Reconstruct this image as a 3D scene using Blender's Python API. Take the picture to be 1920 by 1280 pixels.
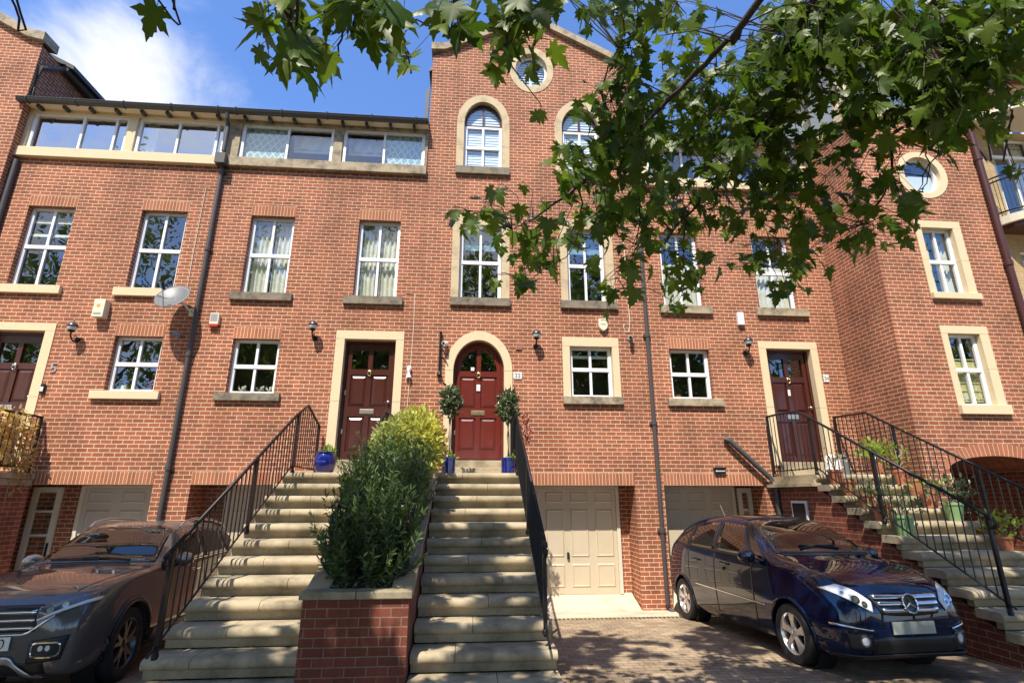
import bpy, bmesh, math, random
import numpy as np
from mathutils import Vector, Matrix
from mathutils.bvhtree import BVHTree
random.seed(7); np.random.seed(7)
R = math.radians
sc = bpy.context.scene
for o in list(bpy.data.objects): bpy.data.objects.remove(o)

# ------------------------------------------------------------ camera, sky, sun, exposure
CAM = Vector((0, -10.18, 1.85)); PITCH, YAW, FPX = R(16.4548), R(4.6793), 984.75
cd = bpy.data.cameras.new('camera'); cam = bpy.data.objects.new('camera', cd)
sc.collection.objects.link(cam); sc.camera = cam
cam.location = CAM; cam.rotation_euler = (math.pi/2 + PITCH, 0, -YAW)
cd.sensor_width = 36; cd.lens = FPX/1920*36; cd.clip_start = .05; cd.clip_end = 2000
SUNV = Vector((-.42, -1, 1.62)).normalized()
EL = math.asin(SUNV.z); AZ = math.atan2(SUNV.x, SUNV.y)
wd = bpy.data.worlds.new('World'); sc.world = wd; wd.use_nodes = True
nt = wd.node_tree; nt.nodes.clear()
def N(t, ty, **kw):
    n = t.nodes.new(ty)
    for k, v in kw.items():
        if k in n.inputs: n.inputs[k].default_value = v
        else: setattr(n, k, v)
    return n
wo = N(nt, 'ShaderNodeOutputWorld'); bg = N(nt, 'ShaderNodeBackground', Strength=.13)
sky = N(nt, 'ShaderNodeTexSky'); sky.sky_type = 'NISHITA'; sky.sun_disc = False
sky.sun_elevation = EL; sky.sun_rotation = AZ; sky.ozone_density = 2.2; sky.dust_density = .4; sky.air_density = 1.0; sky.altitude = 50
tint = N(nt, 'ShaderNodeMix'); tint.data_type = 'RGBA'; tint.blend_type = 'MULTIPLY'; tint.inputs[0].default_value = 1
tint.inputs[7].default_value = (.98, 1.22, 1.62, 1)
geo = N(nt, 'ShaderNodeTexCoord')
mp = N(nt, 'ShaderNodeMapping'); mp.inputs['Scale'].default_value = (1, 1, 1.6); mp.inputs['Location'].default_value = (.35, .2, .1)
n1 = N(nt, 'ShaderNodeTexNoise', Scale=3.2, Detail=9, Roughness=.58); n1.inputs['Distortion'].default_value = .25
def ray(px, py):
    r = Vector((math.cos(YAW), -math.sin(YAW), 0)); w = Vector((math.sin(YAW)*math.cos(PITCH), math.cos(YAW)*math.cos(PITCH), math.sin(PITCH)))
    return w + r*((px-960)/FPX) - r.cross(w)*((py-640)/FPX)
def at(px, py, dist): return CAM + ray(px, py).normalized()*dist
L = nt.links
L.new(geo.outputs['Generated'], mp.inputs[0]); L.new(mp.outputs[0], n1.inputs['Vector'])
# a cloud bank over the left end of the terrace, and fair weather cloud behind the viewer
def lobe(d, c0, c1):
    vm = N(nt, 'ShaderNodeVectorMath', operation='DOT_PRODUCT'); L.new(geo.outputs['Generated'], vm.inputs[0]); vm.inputs[1].default_value = d
    mr = N(nt, 'ShaderNodeMapRange'); mr.interpolation_type = 'SMOOTHSTEP'; L.new(vm.outputs['Value'], mr.inputs[0]); mr.inputs[1].default_value = c0; mr.inputs[2].default_value = c1
    return mr.outputs[0]
l1 = lobe(ray(70, 20).normalized(), .952, 1.0); l3 = lobe(ray(300, 150).normalized(), .986, 1.0)
l2 = lobe(Vector((-.5, -1, .62)).normalized(), .45, .99)
def math_(op, a, b):
    m = N(nt, 'ShaderNodeMath', operation=op)
    for i, q in enumerate((a, b)):
        if isinstance(q, (int, float)): m.inputs[i].default_value = q
        else: L.new(q, m.inputs[i])
    return m.outputs[0]
bias = math_('ADD', math_('MULTIPLY', l1, .235), math_('ADD', math_('MULTIPLY', l2, .30), math_('MULTIPLY', l3, .13)))
cov = N(nt, 'ShaderNodeMapRange'); cov.interpolation_type = 'SMOOTHSTEP'
L.new(math_('ADD', n1.outputs['Fac'], bias), cov.inputs[0]); cov.inputs[1].default_value = .60; cov.inputs[2].default_value = .90
mixc = N(nt, 'ShaderNodeMix'); mixc.data_type = 'RGBA'; mixc.inputs[7].default_value = (5.6, 5.7, 5.9, 1)
L.new(sky.outputs[0], tint.inputs[6]); L.new(cov.outputs[0], mixc.inputs[0]); L.new(tint.outputs[2], mixc.inputs[6])
L.new(mixc.outputs[2], bg.inputs[0]); L.new(bg.outputs[0], wo.inputs[0])
sl = bpy.data.lights.new('sun', 'SUN'); sl.energy = 5.0; sl.angle = R(.53); sl.color = (1, .93, .82)
so = bpy.data.objects.new('sun', sl); sc.collection.objects.link(so); so.rotation_euler = SUNV.to_track_quat('Z', 'Y').to_euler(); so.location = (-6, -14, 20)
sc.view_settings.view_transform = 'Standard'; sc.view_settings.look = 'None'; sc.view_settings.exposure = .58; sc.view_settings.gamma = 1
sc.cycles.max_bounces = 7; sc.cycles.transparent_max_bounces = 12; sc.cycles.use_denoising = True
sc.cycles.caustics_reflective = False; sc.cycles.caustics_refractive = False

# ------------------------------------------------------------ materials
def mat(name):
    m = bpy.data.materials.new(name); m.use_nodes = True; t = m.node_tree
    return m, t, t.nodes['Principled BSDF']
def plain(name, col, rough=.6, metal=0, noise=.12, nscale=8, spec=.5, bump=0, coat=0):
    m, t, p = mat(name); p.inputs['Roughness'].default_value = rough; p.inputs['Metallic'].default_value = metal
    p.inputs['Specular IOR Level'].default_value = spec; p.inputs['Coat Weight'].default_value = coat; p.inputs['Coat Roughness'].default_value = .03
    tc = N(t, 'ShaderNodeTexCoord'); nz = N(t, 'ShaderNodeTexNoise', Scale=nscale, Detail=6, Roughness=.6); t.links.new(tc.outputs['Object'], nz.inputs['Vector'])
    mx = N(t, 'ShaderNodeMix'); mx.data_type = 'RGBA'
    mx.inputs[6].default_value = (*[c*(1-noise) for c in col], 1); mx.inputs[7].default_value = (*[min(1, c*(1+noise)) for c in col], 1)
    t.links.new(nz.outputs['Fac'], mx.inputs[0]); t.links.new(mx.outputs[2], p.inputs['Base Color'])
    if bump:
        n2 = N(t, 'ShaderNodeTexNoise', Scale=nscale*9, Detail=4); t.links.new(tc.outputs['Object'], n2.inputs['Vector'])
        b = N(t, 'ShaderNodeBump', Strength=bump, Distance=.01); t.links.new(n2.outputs['Fac'], b.inputs['Height']); t.links.new(b.outputs[0], p.inputs['Normal'])
    return m
def brickmat(name, c1, c2, mortar, bw=.225, rh=.075, ms=.0052, offset=.5, dirt=.25, rough=.85, bumpd=.006):
    m, t, p = mat(name); l = t.links; p.inputs['Roughness'].default_value = rough; p.inputs['Specular IOR Level'].default_value = .25
    uv = N(t, 'ShaderNodeUVMap'); tc = N(t, 'ShaderNodeTexCoord')
    nzw = N(t, 'ShaderNodeTexNoise', Scale=7, Detail=2); l.new(uv.outputs[0], nzw.inputs['Vector'])
    # slight waver of the courses
    sub = N(t, 'ShaderNodeVectorMath', operation='SUBTRACT'); l.new(nzw.outputs['Color'], sub.inputs[0]); sub.inputs[1].default_value = (.5, .5, .5)
    scl = N(t, 'ShaderNodeVectorMath', operation='SCALE'); l.new(sub.outputs[0], scl.inputs[0]); scl.inputs['Scale'].default_value = .006
    add = N(t, 'ShaderNodeVectorMath', operation='ADD'); l.new(uv.outputs[0], add.inputs[0]); l.new(scl.outputs[0], add.inputs[1])
    br = N(t, 'ShaderNodeTexBrick'); br.offset = offset; l.new(add.outputs[0], br.inputs['Vector'])
    for k, v in (('Scale', 1), ('Mortar Size', ms), ('Mortar Smooth', .18), ('Bias', -.1), ('Brick Width', bw), ('Row Height', rh)): br.inputs[k].default_value = v
    br.inputs['Color1'].default_value = (*c1, 1); br.inputs['Color2'].default_value = (*c2, 1); br.inputs['Mortar'].default_value = (*mortar, 1)
    nz = N(t, 'ShaderNodeTexNoise', Scale=42, Detail=6, Roughness=.7); l.new(uv.outputs[0], nz.inputs['Vector'])
    big = N(t, 'ShaderNodeTexNoise', Scale=.9, Detail=5, Roughness=.6); l.new(tc.outputs['Object'], big.inputs['Vector'])
    def mul(a, fac_socket, lo, hi):
        mr = N(t, 'ShaderNodeMapRange'); l.new(fac_socket, mr.inputs[0]); mr.inputs[1].default_value = .3; mr.inputs[2].default_value = .7; mr.inputs[3].default_value = lo; mr.inputs[4].default_value = hi
        mx = N(t, 'ShaderNodeMix'); mx.data_type = 'RGBA'; mx.blend_type = 'MULTIPLY'; mx.inputs[0].default_value = 1
        l.new(a, mx.inputs[6]); l.new(mr.outputs[0], mx.inputs[7]); return mx.outputs[2]
    c = mul(br.outputs['Color'], nz.outputs['Fac'], .78, 1.18); c = mul(c, big.outputs['Fac'], 1-dirt, 1+dirt*.45)
    # rain streaks run down, pale bloom in patches
    mp_ = N(t, 'ShaderNodeMapping'); mp_.inputs['Scale'].default_value = (5, 5, .55); l.new(tc.outputs['Object'], mp_.inputs[0])
    st = N(t, 'ShaderNodeTexNoise', Scale=1, Detail=5, Roughness=.7); l.new(mp_.outputs[0], st.inputs['Vector']); c = mul(c, st.outputs['Fac'], 1-dirt*.55, 1+dirt*.3)
    bl = N(t, 'ShaderNodeTexNoise', Scale=1.7, Detail=7, Roughness=.75); l.new(tc.outputs['Object'], bl.inputs['Vector']); bm_ = N(t, 'ShaderNodeMapRange'); l.new(bl.outputs['Fac'], bm_.inputs[0]); bm_.inputs[1].default_value = .58; bm_.inputs[2].default_value = .8; bm_.inputs[4].default_value = .22
    mb_ = N(t, 'ShaderNodeMix'); mb_.data_type = 'RGBA'; l.new(bm_.outputs[0], mb_.inputs[0]); l.new(c, mb_.inputs[6]); mb_.inputs[7].default_value = (*[.55*q+.02 for q in mortar], 1); c = mb_.outputs[2]
    l.new(c, p.inputs['Base Color'])
    inv = N(t, 'ShaderNodeMath', operation='SUBTRACT'); inv.inputs[0].default_value = 1; l.new(br.outputs['Fac'], inv.inputs[1])
    ad = N(t, 'ShaderNodeMath', operation='MULTIPLY_ADD'); l.new(nz.outputs['Fac'], ad.inputs[0]); ad.inputs[1].default_value = .35; l.new(inv.outputs[0], ad.inputs[2])
    b = N(t, 'ShaderNodeBump', Strength=.55, Distance=bumpd); l.new(ad.outputs[0], b.inputs['Height']); l.new(b.outputs[0], p.inputs['Normal'])
    return m
def stone(name, col, stain, amt, nscale=3, bump=.25, joint=None):
    m, t, p = mat(name); l = t.links; p.inputs['Roughness'].default_value = .85; p.inputs['Specular IOR Level'].default_value = .25
    tc = N(t, 'ShaderNodeTexCoord'); a = N(t, 'ShaderNodeTexNoise', Scale=nscale, Detail=8, Roughness=.65); f = N(t, 'ShaderNodeTexNoise', Scale=90, Detail=3)
    l.new(tc.outputs['Object'], a.inputs[0]); l.new(tc.outputs['Object'], f.inputs[0])
    mr = N(t, 'ShaderNodeMapRange'); l.new(a.outputs['Fac'], mr.inputs[0]); mr.inputs[1].default_value = .62-amt*.35; mr.inputs[2].default_value = .80-amt*.2
    mx = N(t, 'ShaderNodeMix'); mx.data_type = 'RGBA'; l.new(mr.outputs[0], mx.inputs[0]); mx.inputs[6].default_value = (*col, 1); mx.inputs[7].default_value = (*stain, 1)
    m2 = N(t, 'ShaderNodeMix'); m2.data_type = 'RGBA'; m2.blend_type = 'MULTIPLY'; m2.inputs[0].default_value = 1
    r2 = N(t, 'ShaderNodeMapRange'); l.new(f.outputs['Fac'], r2.inputs[0]); r2.inputs[3].default_value = .72; r2.inputs[4].default_value = 1.22
    l.new(mx.outputs[2], m2.inputs[6]); l.new(r2.outputs[0], m2.inputs[7]); l.new(m2.outputs[2], p.inputs['Base Color'])
    b = N(t, 'ShaderNodeBump', Strength=bump, Distance=.006); l.new(f.outputs['Fac'], b.inputs['Height']); l.new(b.outputs[0], p.inputs['Normal'])
    return m
def glassmat(name, tintc=(.9, .95, .92), refl=.6, f0=.17):
    # thin double-glazed pane: mirror by angle over a clear pane
    m = bpy.data.materials.new(name); m.use_nodes = True; t = m.node_tree; t.nodes.clear(); l = t.links
    o = N(t, 'ShaderNodeOutputMaterial'); mx = N(t, 'ShaderNodeMixShader'); tr = N(t, 'ShaderNodeBsdfTransparent'); gl = N(t, 'ShaderNodeBsdfGlossy', Roughness=.0)
    tr.inputs[0].default_value = (*tintc, 1); gl.inputs[0].default_value = (.95, .97, 1, 1)
    lw = N(t, 'ShaderNodeLayerWeight', Blend=.5); p5 = N(t, 'ShaderNodeMath', operation='POWER'); l.new(lw.outputs['Facing'], p5.inputs[0]); p5.inputs[1].default_value = 3
    ml = N(t, 'ShaderNodeMath', operation='MULTIPLY_ADD'); l.new(p5.outputs[0], ml.inputs[0]); ml.inputs[1].default_value = refl; ml.inputs[2].default_value = f0
    tc = N(t, 'ShaderNodeTexCoord'); nz = N(t, 'ShaderNodeTexNoise', Scale=2.2, Detail=1); l.new(tc.outputs['Object'], nz.inputs[0])
    b = N(t, 'ShaderNodeBump', Strength=.12, Distance=.02); l.new(nz.outputs['Fac'], b.inputs['Height']); l.new(b.outputs[0], gl.inputs['Normal'])
    l.new(ml.outputs[0], mx.inputs[0]); l.new(tr.outputs[0], mx.inputs[1]); l.new(gl.outputs[0], mx.inputs[2]); l.new(mx.outputs[0], o.inputs[0])
    return m
def leafmat(name, a, b, trans=.45, rough=.42, spec=.4):
    m = bpy.data.materials.new(name); m.use_nodes = True; t = m.node_tree; t.nodes.clear(); l = t.links
    o = N(t, 'ShaderNodeOutputMaterial'); p = N(t, 'ShaderNodeBsdfPrincipled', Roughness=rough); p.inputs['Specular IOR Level'].default_value = spec
    tr = N(t, 'ShaderNodeBsdfTranslucent'); mx = N(t, 'ShaderNodeMixShader'); mx.inputs[0].default_value = trans
    at_ = N(t, 'ShaderNodeAttribute'); at_.attribute_name = 'tone'
    mc = N(t, 'ShaderNodeMix'); mc.data_type = 'RGBA'; mc.inputs[6].default_value = (*a, 1); mc.inputs[7].default_value = (*b, 1); l.new(at_.outputs['Fac'], mc.inputs[0])
    br = N(t, 'ShaderNodeMix'); br.data_type = 'RGBA'; br.blend_type = 'MULTIPLY'; br.inputs[0].default_value = 1; br.inputs[7].default_value = (1.5, 1.45, .7, 1); l.new(mc.outputs[2], br.inputs[6])
    l.new(mc.outputs[2], p.inputs['Base Color']); l.new(br.outputs[2], tr.inputs[0]); l.new(p.outputs[0], mx.inputs[1]); l.new(tr.outputs[0], mx.inputs[2]); l.new(mx.outputs[0], o.inputs[0])
    return m
MORT = (.77, .56, .36)
M = {}
M['brick'] = brickmat('brick', (.375, .122, .066), (.255, .090, .051), MORT, ms=.0061, dirt=.34)
M['soldier'] = brickmat('soldier_brick', (.44, .158, .084), (.32, .118, .062), MORT, rh=.23, bw=.0768, offset=0, ms=.0062)
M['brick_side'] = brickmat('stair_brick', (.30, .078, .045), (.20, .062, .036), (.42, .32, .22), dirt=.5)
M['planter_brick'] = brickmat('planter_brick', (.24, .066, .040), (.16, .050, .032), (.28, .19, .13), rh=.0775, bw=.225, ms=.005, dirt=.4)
M['yellow_brick'] = brickmat('yellow_brick', (.50, .36, .17), (.42, .29, .14), (.55, .45, .30))
M['paving'] = brickmat('paving', (.46, .345, .225), (.32, .24, .16), (.17, .13, .09), bw=.21, rh=.105, ms=.006, dirt=.5, bumpd=.004)
M['cream'] = stone('cream_stone', (.70, .56, .36), (.52, .40, .25), .10)
M['weathered'] = stone('weathered_stone', (.42, .34, .23), (.13, .11, .085), .55, nscale=5)
M['sill_dark'] = stone('dark_stone', (.25, .205, .15), (.10, .088, .07), .5, nscale=6)
M['step'] = stone('step_stone', (.44, .36, .235), (.165, .138, .092), .56, nscale=2.2, bump=.5)
M['coping'] = stone('coping_stone', (.34, .28, .18), (.13, .115, .08), .45, nscale=4, bump=.4)
M['concrete'] = stone('concrete', (.60, .50, .37), (.38, .31, .23), .3, nscale=2)
M['upvc'] = plain('white_upvc', (.80, .81, .82), .35, noise=.03)
M['offwhite'] = plain('offwhite_paint', (.62, .57, .46), .5, noise=.06)
M['garage'] = plain('garage_paint', (.55, .465, .33), .5, noise=.12, nscale=2.5)
M['garage_grey'] = plain('pale_garage_paint', (.46, .42, .36), .5, noise=.05, nscale=3)
M['glass'] = glassmat('window_glass')
M['glass_sky'] = glassmat('coated_glass', refl=.4, f0=.46)
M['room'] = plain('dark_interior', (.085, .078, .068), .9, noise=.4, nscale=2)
M['curtain'] = plain('curtain', (.75, .72, .64), .9, noise=.08)
M['blind'] = plain('blue_white_slats', (.78, .84, .90), .5, noise=.04)
M['door_red'] = plain('red_door_paint', (.130, .016, .010), .32, noise=.1, nscale=3, coat=.3)
M['door_brown'] = plain('brown_door_stain', (.060, .013, .008), .3, noise=.25, nscale=4, coat=.25)
M['door_dark'] = plain('dark_door_stain', (.07, .020, .012), .32, noise=.35, nscale=4, coat=.2)
M['brass'] = plain('brass', (.72, .55, .28), .3, 1, .1)
M['steel'] = plain('steel', (.62, .62, .62), .28, 1, .05)
M['iron'] = plain('black_iron', (.010, .009, .009), .4, .0, .2, spec=.35)
M['iron_red'] = plain('painted_rail', (.016, .008, .008), .45, 0, .2, spec=.3)
M['gutter'] = plain('grey_gutter', (.055, .055, .055), .45, 0, .2)
M['pipe_grey'] = plain('grey_pipe', (.065, .058, .056), .45, 0, .2)
M['pipe_maroon'] = plain('maroon_pipe', (.065, .018, .016), .4, 0, .2)
M['lead'] = plain('roof_slate', (.06, .06, .065), .6, 0, .3, bump=.3)
M['soffit'] = plain('soffit', (.78, .68, .52), .7, 0, .15)
M['plastic_cream'] = plain('cream_plastic', (.74, .68, .50), .4, 0, .05)
M['plastic_white'] = plain('white_plastic', (.8, .8, .78), .35, 0, .04)
M['plastic_grey'] = plain('grey_plastic', (.30, .31, .32), .4, 0, .06)
M['dish'] = plain('dish_grey', (.13, .133, .137), .45, 0, .08)
M['rubber'] = plain('black_rubber', (.016, .016, .016), .7, 0, .2)
M['black'] = plain('black_plastic', (.012, .012, .013), .4, 0, .2)
M['red_plastic'] = plain('red_plastic', (.45, .03, .03), .4, 0, .05)
M['orange_mark'] = plain('orange_mark', (.75, .36, .12), .5, 0, .05)
M['blue_glaze'] = plain('blue_glaze', (.008, .012, .15), .10, 0, .35, coat=.6)
M['terracotta'] = plain('terracotta', (.42, .15, .075), .8, 0, .2)
M['green_pot'] = plain('green_plastic', (.22, .36, .16), .45, 0, .1)
M['soil'] = plain('soil', (.045, .032, .022), .95, 0, .4, nscale=20, bump=.6)
M['bark'] = plain('bark', (.045, .034, .027), .8, 0, .4, nscale=14, bump=.5)
M['stem'] = plain('stem', (.26, .21, .14), .8, 0, .3)
M['leaf'] = leafmat('plane_leaf', (.044, .098, .011), (.135, .205, .022), .5)
M['far_leaf'] = leafmat('far_leaf', (.06, .11, .02), (.15, .21, .05), .4)
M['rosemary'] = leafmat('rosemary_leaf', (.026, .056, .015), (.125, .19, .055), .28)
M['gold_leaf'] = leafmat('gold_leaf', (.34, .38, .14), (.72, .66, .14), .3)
M['bay_leaf'] = leafmat('bay_leaf', (.03, .06, .022), (.16, .20, .11), .2, .3)
M['lime_leaf'] = leafmat('lime_leaf', (.12, .22, .03), (.36, .46, .08), .4)
M['dry_leaf'] = leafmat('dry_leaf', (.42, .26, .09), (.66, .50, .24), .3, .7)
M['red_leaf'] = leafmat('red_leaf', (.16, .02, .02), (.40, .10, .08), .3)
M['tyre'] = plain('tyre', (.014, .014, .014), .75, 0, .2)
M['alloy'] = plain('alloy', (.62, .62, .63), .25, .9, .05)
M['alloy_dark'] = plain('dark_alloy', (.10, .095, .09), .35, .8, .1)
M['chrome'] = plain('chrome', (.78, .79, .80), .10, 1, .03)
M['plate'] = plain('blank_plate', (.34, .36, .31), .6, 0, .02)
M['plate_white'] = plain('plate_white', (.72, .72, .68), .4, 0, .02)
def carpaint(name, col, metal):
    m, t, p = mat(name); p.inputs['Base Color'].default_value = (*col, 1); p.inputs['Metallic'].default_value = metal; p.inputs['Roughness'].default_value = .4; p.inputs['Specular IOR Level'].default_value = 0
    p.inputs['Coat Weight'].default_value = 1; p.inputs['Coat Roughness'].default_value = .015; p.inputs['Coat IOR'].default_value = 1.62
    tc = N(t, 'ShaderNodeTexCoord'); nz = N(t, 'ShaderNodeTexNoise', Scale=900, Detail=1); t.links.new(tc.outputs['Object'], nz.inputs[0])
    mx = N(t, 'ShaderNodeMix'); mx.data_type = 'RGBA'; mx.inputs[6].default_value = (*[c*.7 for c in col], 1); mx.inputs[7].default_value = (*[c*1.5 for c in col], 1)
    t.links.new(nz.outputs['Fac'], mx.inputs[0]); t.links.new(mx.outputs[2], p.inputs['Base Color']); return m
M['paint_blue'] = carpaint('navy_paint', (.0015, .006, .026), 0)
M['paint_grey'] = carpaint('grey_brown_paint', (.10, .093, .088), .35)
def carglass(name, col=(.006, .007, .008)):
    m, t, p = mat(name); p.inputs['Base Color'].default_value = (*col, 1); p.inputs['Roughness'].default_value = .0; p.inputs['IOR'].default_value = 1.75
    p.inputs['Coat Weight'].default_value = .6; p.inputs['Coat Roughness'].default_value = 0; return m
M['carglass'] = carglass('car_glass'); M['lampglass'] = carglass('lamp_lens', (.66, .68, .70)); M['lampglass_dark'] = carglass('dark_lamp_lens', (.07, .075, .08))

# ------------------------------------------------------------ mesh builder
COL = sc.collection
class MB:
    def __init__(s): s.v = []; s.f = []; s.uv = {}
    def add(s, pts): i = len(s.v); s.v += [tuple(p) for p in pts]; return i
    def poly(s, pts, uv=None):
        i = s.add(pts); s.f.append(tuple(range(i, i+len(pts))))
        if uv: s.uv[len(s.f)-1] = uv
        return s
    def box(s, x0, x1, y0, y1, z0, z1, skip=''):
        a = s.add([(x0,y0,z0),(x1,y0,z0),(x1,y1,z0),(x0,y1,z0),(x0,y0,z1),(x1,y0,z1),(x1,y1,z1),(x0,y1,z1)])
        for k, q in (('f',(0,1,5,4)),('r',(1,2,6,5)),('b',(2,3,7,6)),('l',(3,0,4,7)),('t',(4,5,6,7)),('d',(3,2,1,0))):
            if k not in skip: s.f.append(tuple(a+j for j in q))
        return s
    def prism(s, pts, d):           # extrude polygon by vector d
        d = Vector(d); n = len(pts); a = s.add(pts); b = s.add([Vector(p)+d for p in pts])
        s.f.append(tuple(range(a, a+n))); s.f.append(tuple(range(b+n-1, b-1, -1)))
        for i in range(n): j = (i+1) % n; s.f.append((a+i, b+i, b+j, a+j))
        return s
    def tube(s, path, r, n=8, caps=True):
        P = [Vector(p) for p in path]; rings = []
        rr = r if isinstance(r, (list, tuple)) else [r]*len(P)
        up = Vector((0, 0, 1))
        for i, p in enumerate(P):
            t = (P[min(i+1, len(P)-1)] - P[max(i-1, 0)])
            if t.length < 1e-9: t = Vector((0, 0, 1))
            t.normalize(); ref = up if abs(t.z) < .95 else Vector((0, 1, 0))
            u = t.cross(ref).normalized(); w = u.cross(t)
            rings.append(s.add([p + (u*math.cos(2*math.pi*k/n) + w*math.sin(2*math.pi*k/n))*rr[i] for k in range(n)]))
        for a, b in zip(rings, rings[1:]):
            for k in range(n): j = (k+1) % n; s.f.append((a+k, a+j, b+j, b+k))
        if caps: s.f.append(tuple(rings[0]+k for k in range(n-1, -1, -1))); s.f.append(tuple(rings[-1]+k for k in range(n)))
        return s
    def lathe(s, c, prof, n=20, axis='z', sx=1.0):
        rings = []
        for r, h in prof:
            pts = []
            for k in range(n):
                a = 2*math.pi*k/n; p, q = r*math.cos(a), r*math.sin(a)
                pts.append((c[0]+p*sx, c[1]+q, c[2]+h) if axis == 'z' else (c[0]+p*sx, c[1]+h, c[2]+q) if axis == 'y' else (c[0]+h, c[1]+p, c[2]+q))
            rings.append(s.add(pts))
        for a, b in zip(rings, rings[1:]):
            for k in range(n): j = (k+1) % n; s.f.append((a+k, a+j, b+j, b+k))
        return s
    def grid(s, fn, nu, nv):
        a = len(s.v)
        for i in range(nu+1):
            for j in range(nv+1): s.v.append(tuple(fn(i/nu, j/nv)))
        for i in range(nu):
            for j in range(nv):
                q = a+i*(nv+1)+j; s.f.append((q, q+nv+1, q+nv+2, q+1))
        return s
    def build(s, name, m, parent=None, smooth=False, tone=None):
        off = Vector(parent['_o']) if parent is not None else Vector((0, 0, 0))
        me = bpy.data.meshes.new(name); me.from_pydata([(v[0]-off.x, v[1]-off.y, v[2]-off.z) for v in s.v], [], s.f)
        me.materials.append(m); uvl = me.uv_layers.new(name='UVMap')
        nv = len(me.loops); co = np.empty(nv, dtype=np.int32); me.loops.foreach_get('vertex_index', co)
        V = np.array(s.v, dtype=np.float64).reshape(-1, 3)[co]
        nrm = np.empty(len(me.polygons)*3); me.polygons.foreach_get('normal', nrm); nrm = np.abs(nrm.reshape(-1, 3))
        tot = np.empty(len(me.polygons), dtype=np.int32); me.polygons.foreach_get('loop_total', tot); nl = np.repeat(nrm, tot, axis=0)
        ax = nl.argmax(1); UV = np.empty((nv, 2))
        UV[:, 0] = np.where(ax == 0, V[:, 1], V[:, 0]*1.172); UV[:, 1] = np.where(ax == 2, V[:, 1], V[:, 2]*.9766)
        if s.uv:
            st = np.empty(len(me.polygons), dtype=np.int32); me.polygons.foreach_get('loop_start', st)
            for fi, uv in s.uv.items():
                for k, q in enumerate(uv): UV[st[fi]+k] = q
        uvl.data.foreach_set('uv', UV.ravel())
        if smooth: me.polygons.foreach_set('use_smooth', [True]*len(me.polygons))
        if tone is not None:
            at_ = me.attributes.new('tone', 'FLOAT', 'FACE'); at_.data.foreach_set('value', np.asarray(tone, dtype=np.float32))
        o = bpy.data.objects.new(name, me); COL.objects.link(o)
        if parent is not None: o.parent = parent; o['_o'] = parent['_o']
        else: o['_o'] = (0, 0, 0)
        return o
def thing(name, loc, label, cat, group=None, kind=None):
    o = bpy.data.objects.new(name, None); COL.objects.link(o); o.location = loc; o.empty_display_size = .2; o['_o'] = tuple(loc)
    return tag(o, label, cat, group, kind)
def tag(o, label, cat, group=None, kind=None):
    o['label'] = label; o['category'] = cat
    if group: o['group'] = group
    if kind: o['kind'] = kind
    return o
def struct(o): o['kind'] = 'structure'; return o
def smooth_by_angle(o, ang=40):
    me = o.data; me.polygons.foreach_set('use_smooth', [True]*len(me.polygons)); me.set_sharp_from_angle(angle=R(ang)); return o
def bevel(o, w, seg=2):
    bm = bmesh.new(); bm.from_mesh(o.data)
    bmesh.ops.bevel(bm, geom=[e for e in bm.edges if e.is_manifold and e.calc_face_angle(0) > R(30)], offset=w, segments=seg, profile=.6, affect='EDGES', clamp_overlap=True)
    bm.to_mesh(o.data); bm.free(); return o
# ------------------------------------------------------------ facade pieces
def arc(cx, rx, zc, rz, a0, a1, n, y): return [(cx+rx*math.cos(a0+(a1-a0)*i/n), y, zc+rz*math.sin(a0+(a1-a0)*i/n)) for i in range(n+1)]
def wall_front(mb, x0, x1, z0, z1, ops, Y=0., depth=.14):
    """front wall facing -y with openings (x0,x1,z0,z1[,('arch',zs)|('oval',)]) and their reveals"""
    xs = sorted({x0, x1, *[v for o in ops for v in (o[0], o[1]) if x0 < v < x1]}); zs = sorted({z0, z1, *[v for o in ops for v in (o[2], o[3]) if z0 < v < z1]})
    for a, b in zip(xs, xs[1:]):
        for c, d in zip(zs, zs[1:]):
            mx, mz = (a+b)/2, (c+d)/2
            if any(o[0] < mx < o[1] and o[2] < mz < o[3] for o in ops): continue
            mb.poly([(a,Y,c),(b,Y,c),(b,Y,d),(a,Y,d)])
    for o in ops:
        a, b, c, d = o[:4]; k = o[4] if len(o) > 4 else None; dp = o[5] if len(o) > 5 else depth
        if k is None:
            mb.poly([(a,Y,c),(a,Y,d),(a,Y+dp,d),(a,Y+dp,c)]); mb.poly([(b,Y,c),(b,Y+dp,c),(b,Y+dp,d),(b,Y,d)])
            mb.poly([(a,Y,d),(b,Y,d),(b,Y+dp,d),(a,Y+dp,d)]); mb.poly([(a,Y,c),(a,Y+dp,c),(b,Y+dp,c),(b,Y,c)])
            continue
        cx, rx = (a+b)/2, (b-a)/2
        zc, rz = (k[1], d-k[1]) if k[0] == 'arch' else ((c+d)/2, (d-c)/2)
        n = 28; P = arc(cx, rx, zc, rz, 0, math.pi if k[0] == 'arch' else 2*math.pi, n if k[0] == 'arch' else 2*n, Y)
        for p, q in zip(P, P[1:]):
            zt = d if (p[2]+q[2])/2 >= zc else c
            mb.poly([p, q, (q[0],Y,zt), (p[0],Y,zt)] if zt == c else [p, (p[0],Y,zt), (q[0],Y,zt), q])
            mb.poly([q, p, (p[0],Y+dp,p[2]), (q[0],Y+dp,q[2])])
        if k[0] == 'arch':
            mb.poly([(a,Y,c),(a,Y,zc),(a,Y+dp,zc),(a,Y+dp,c)]); mb.poly([(b,Y,c),(b,Y+dp,c),(b,Y+dp,zc),(b,Y,zc)]); mb.poly([(a,Y,c),(a,Y+dp,c),(b,Y+dp,c),(b,Y,c)])
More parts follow.
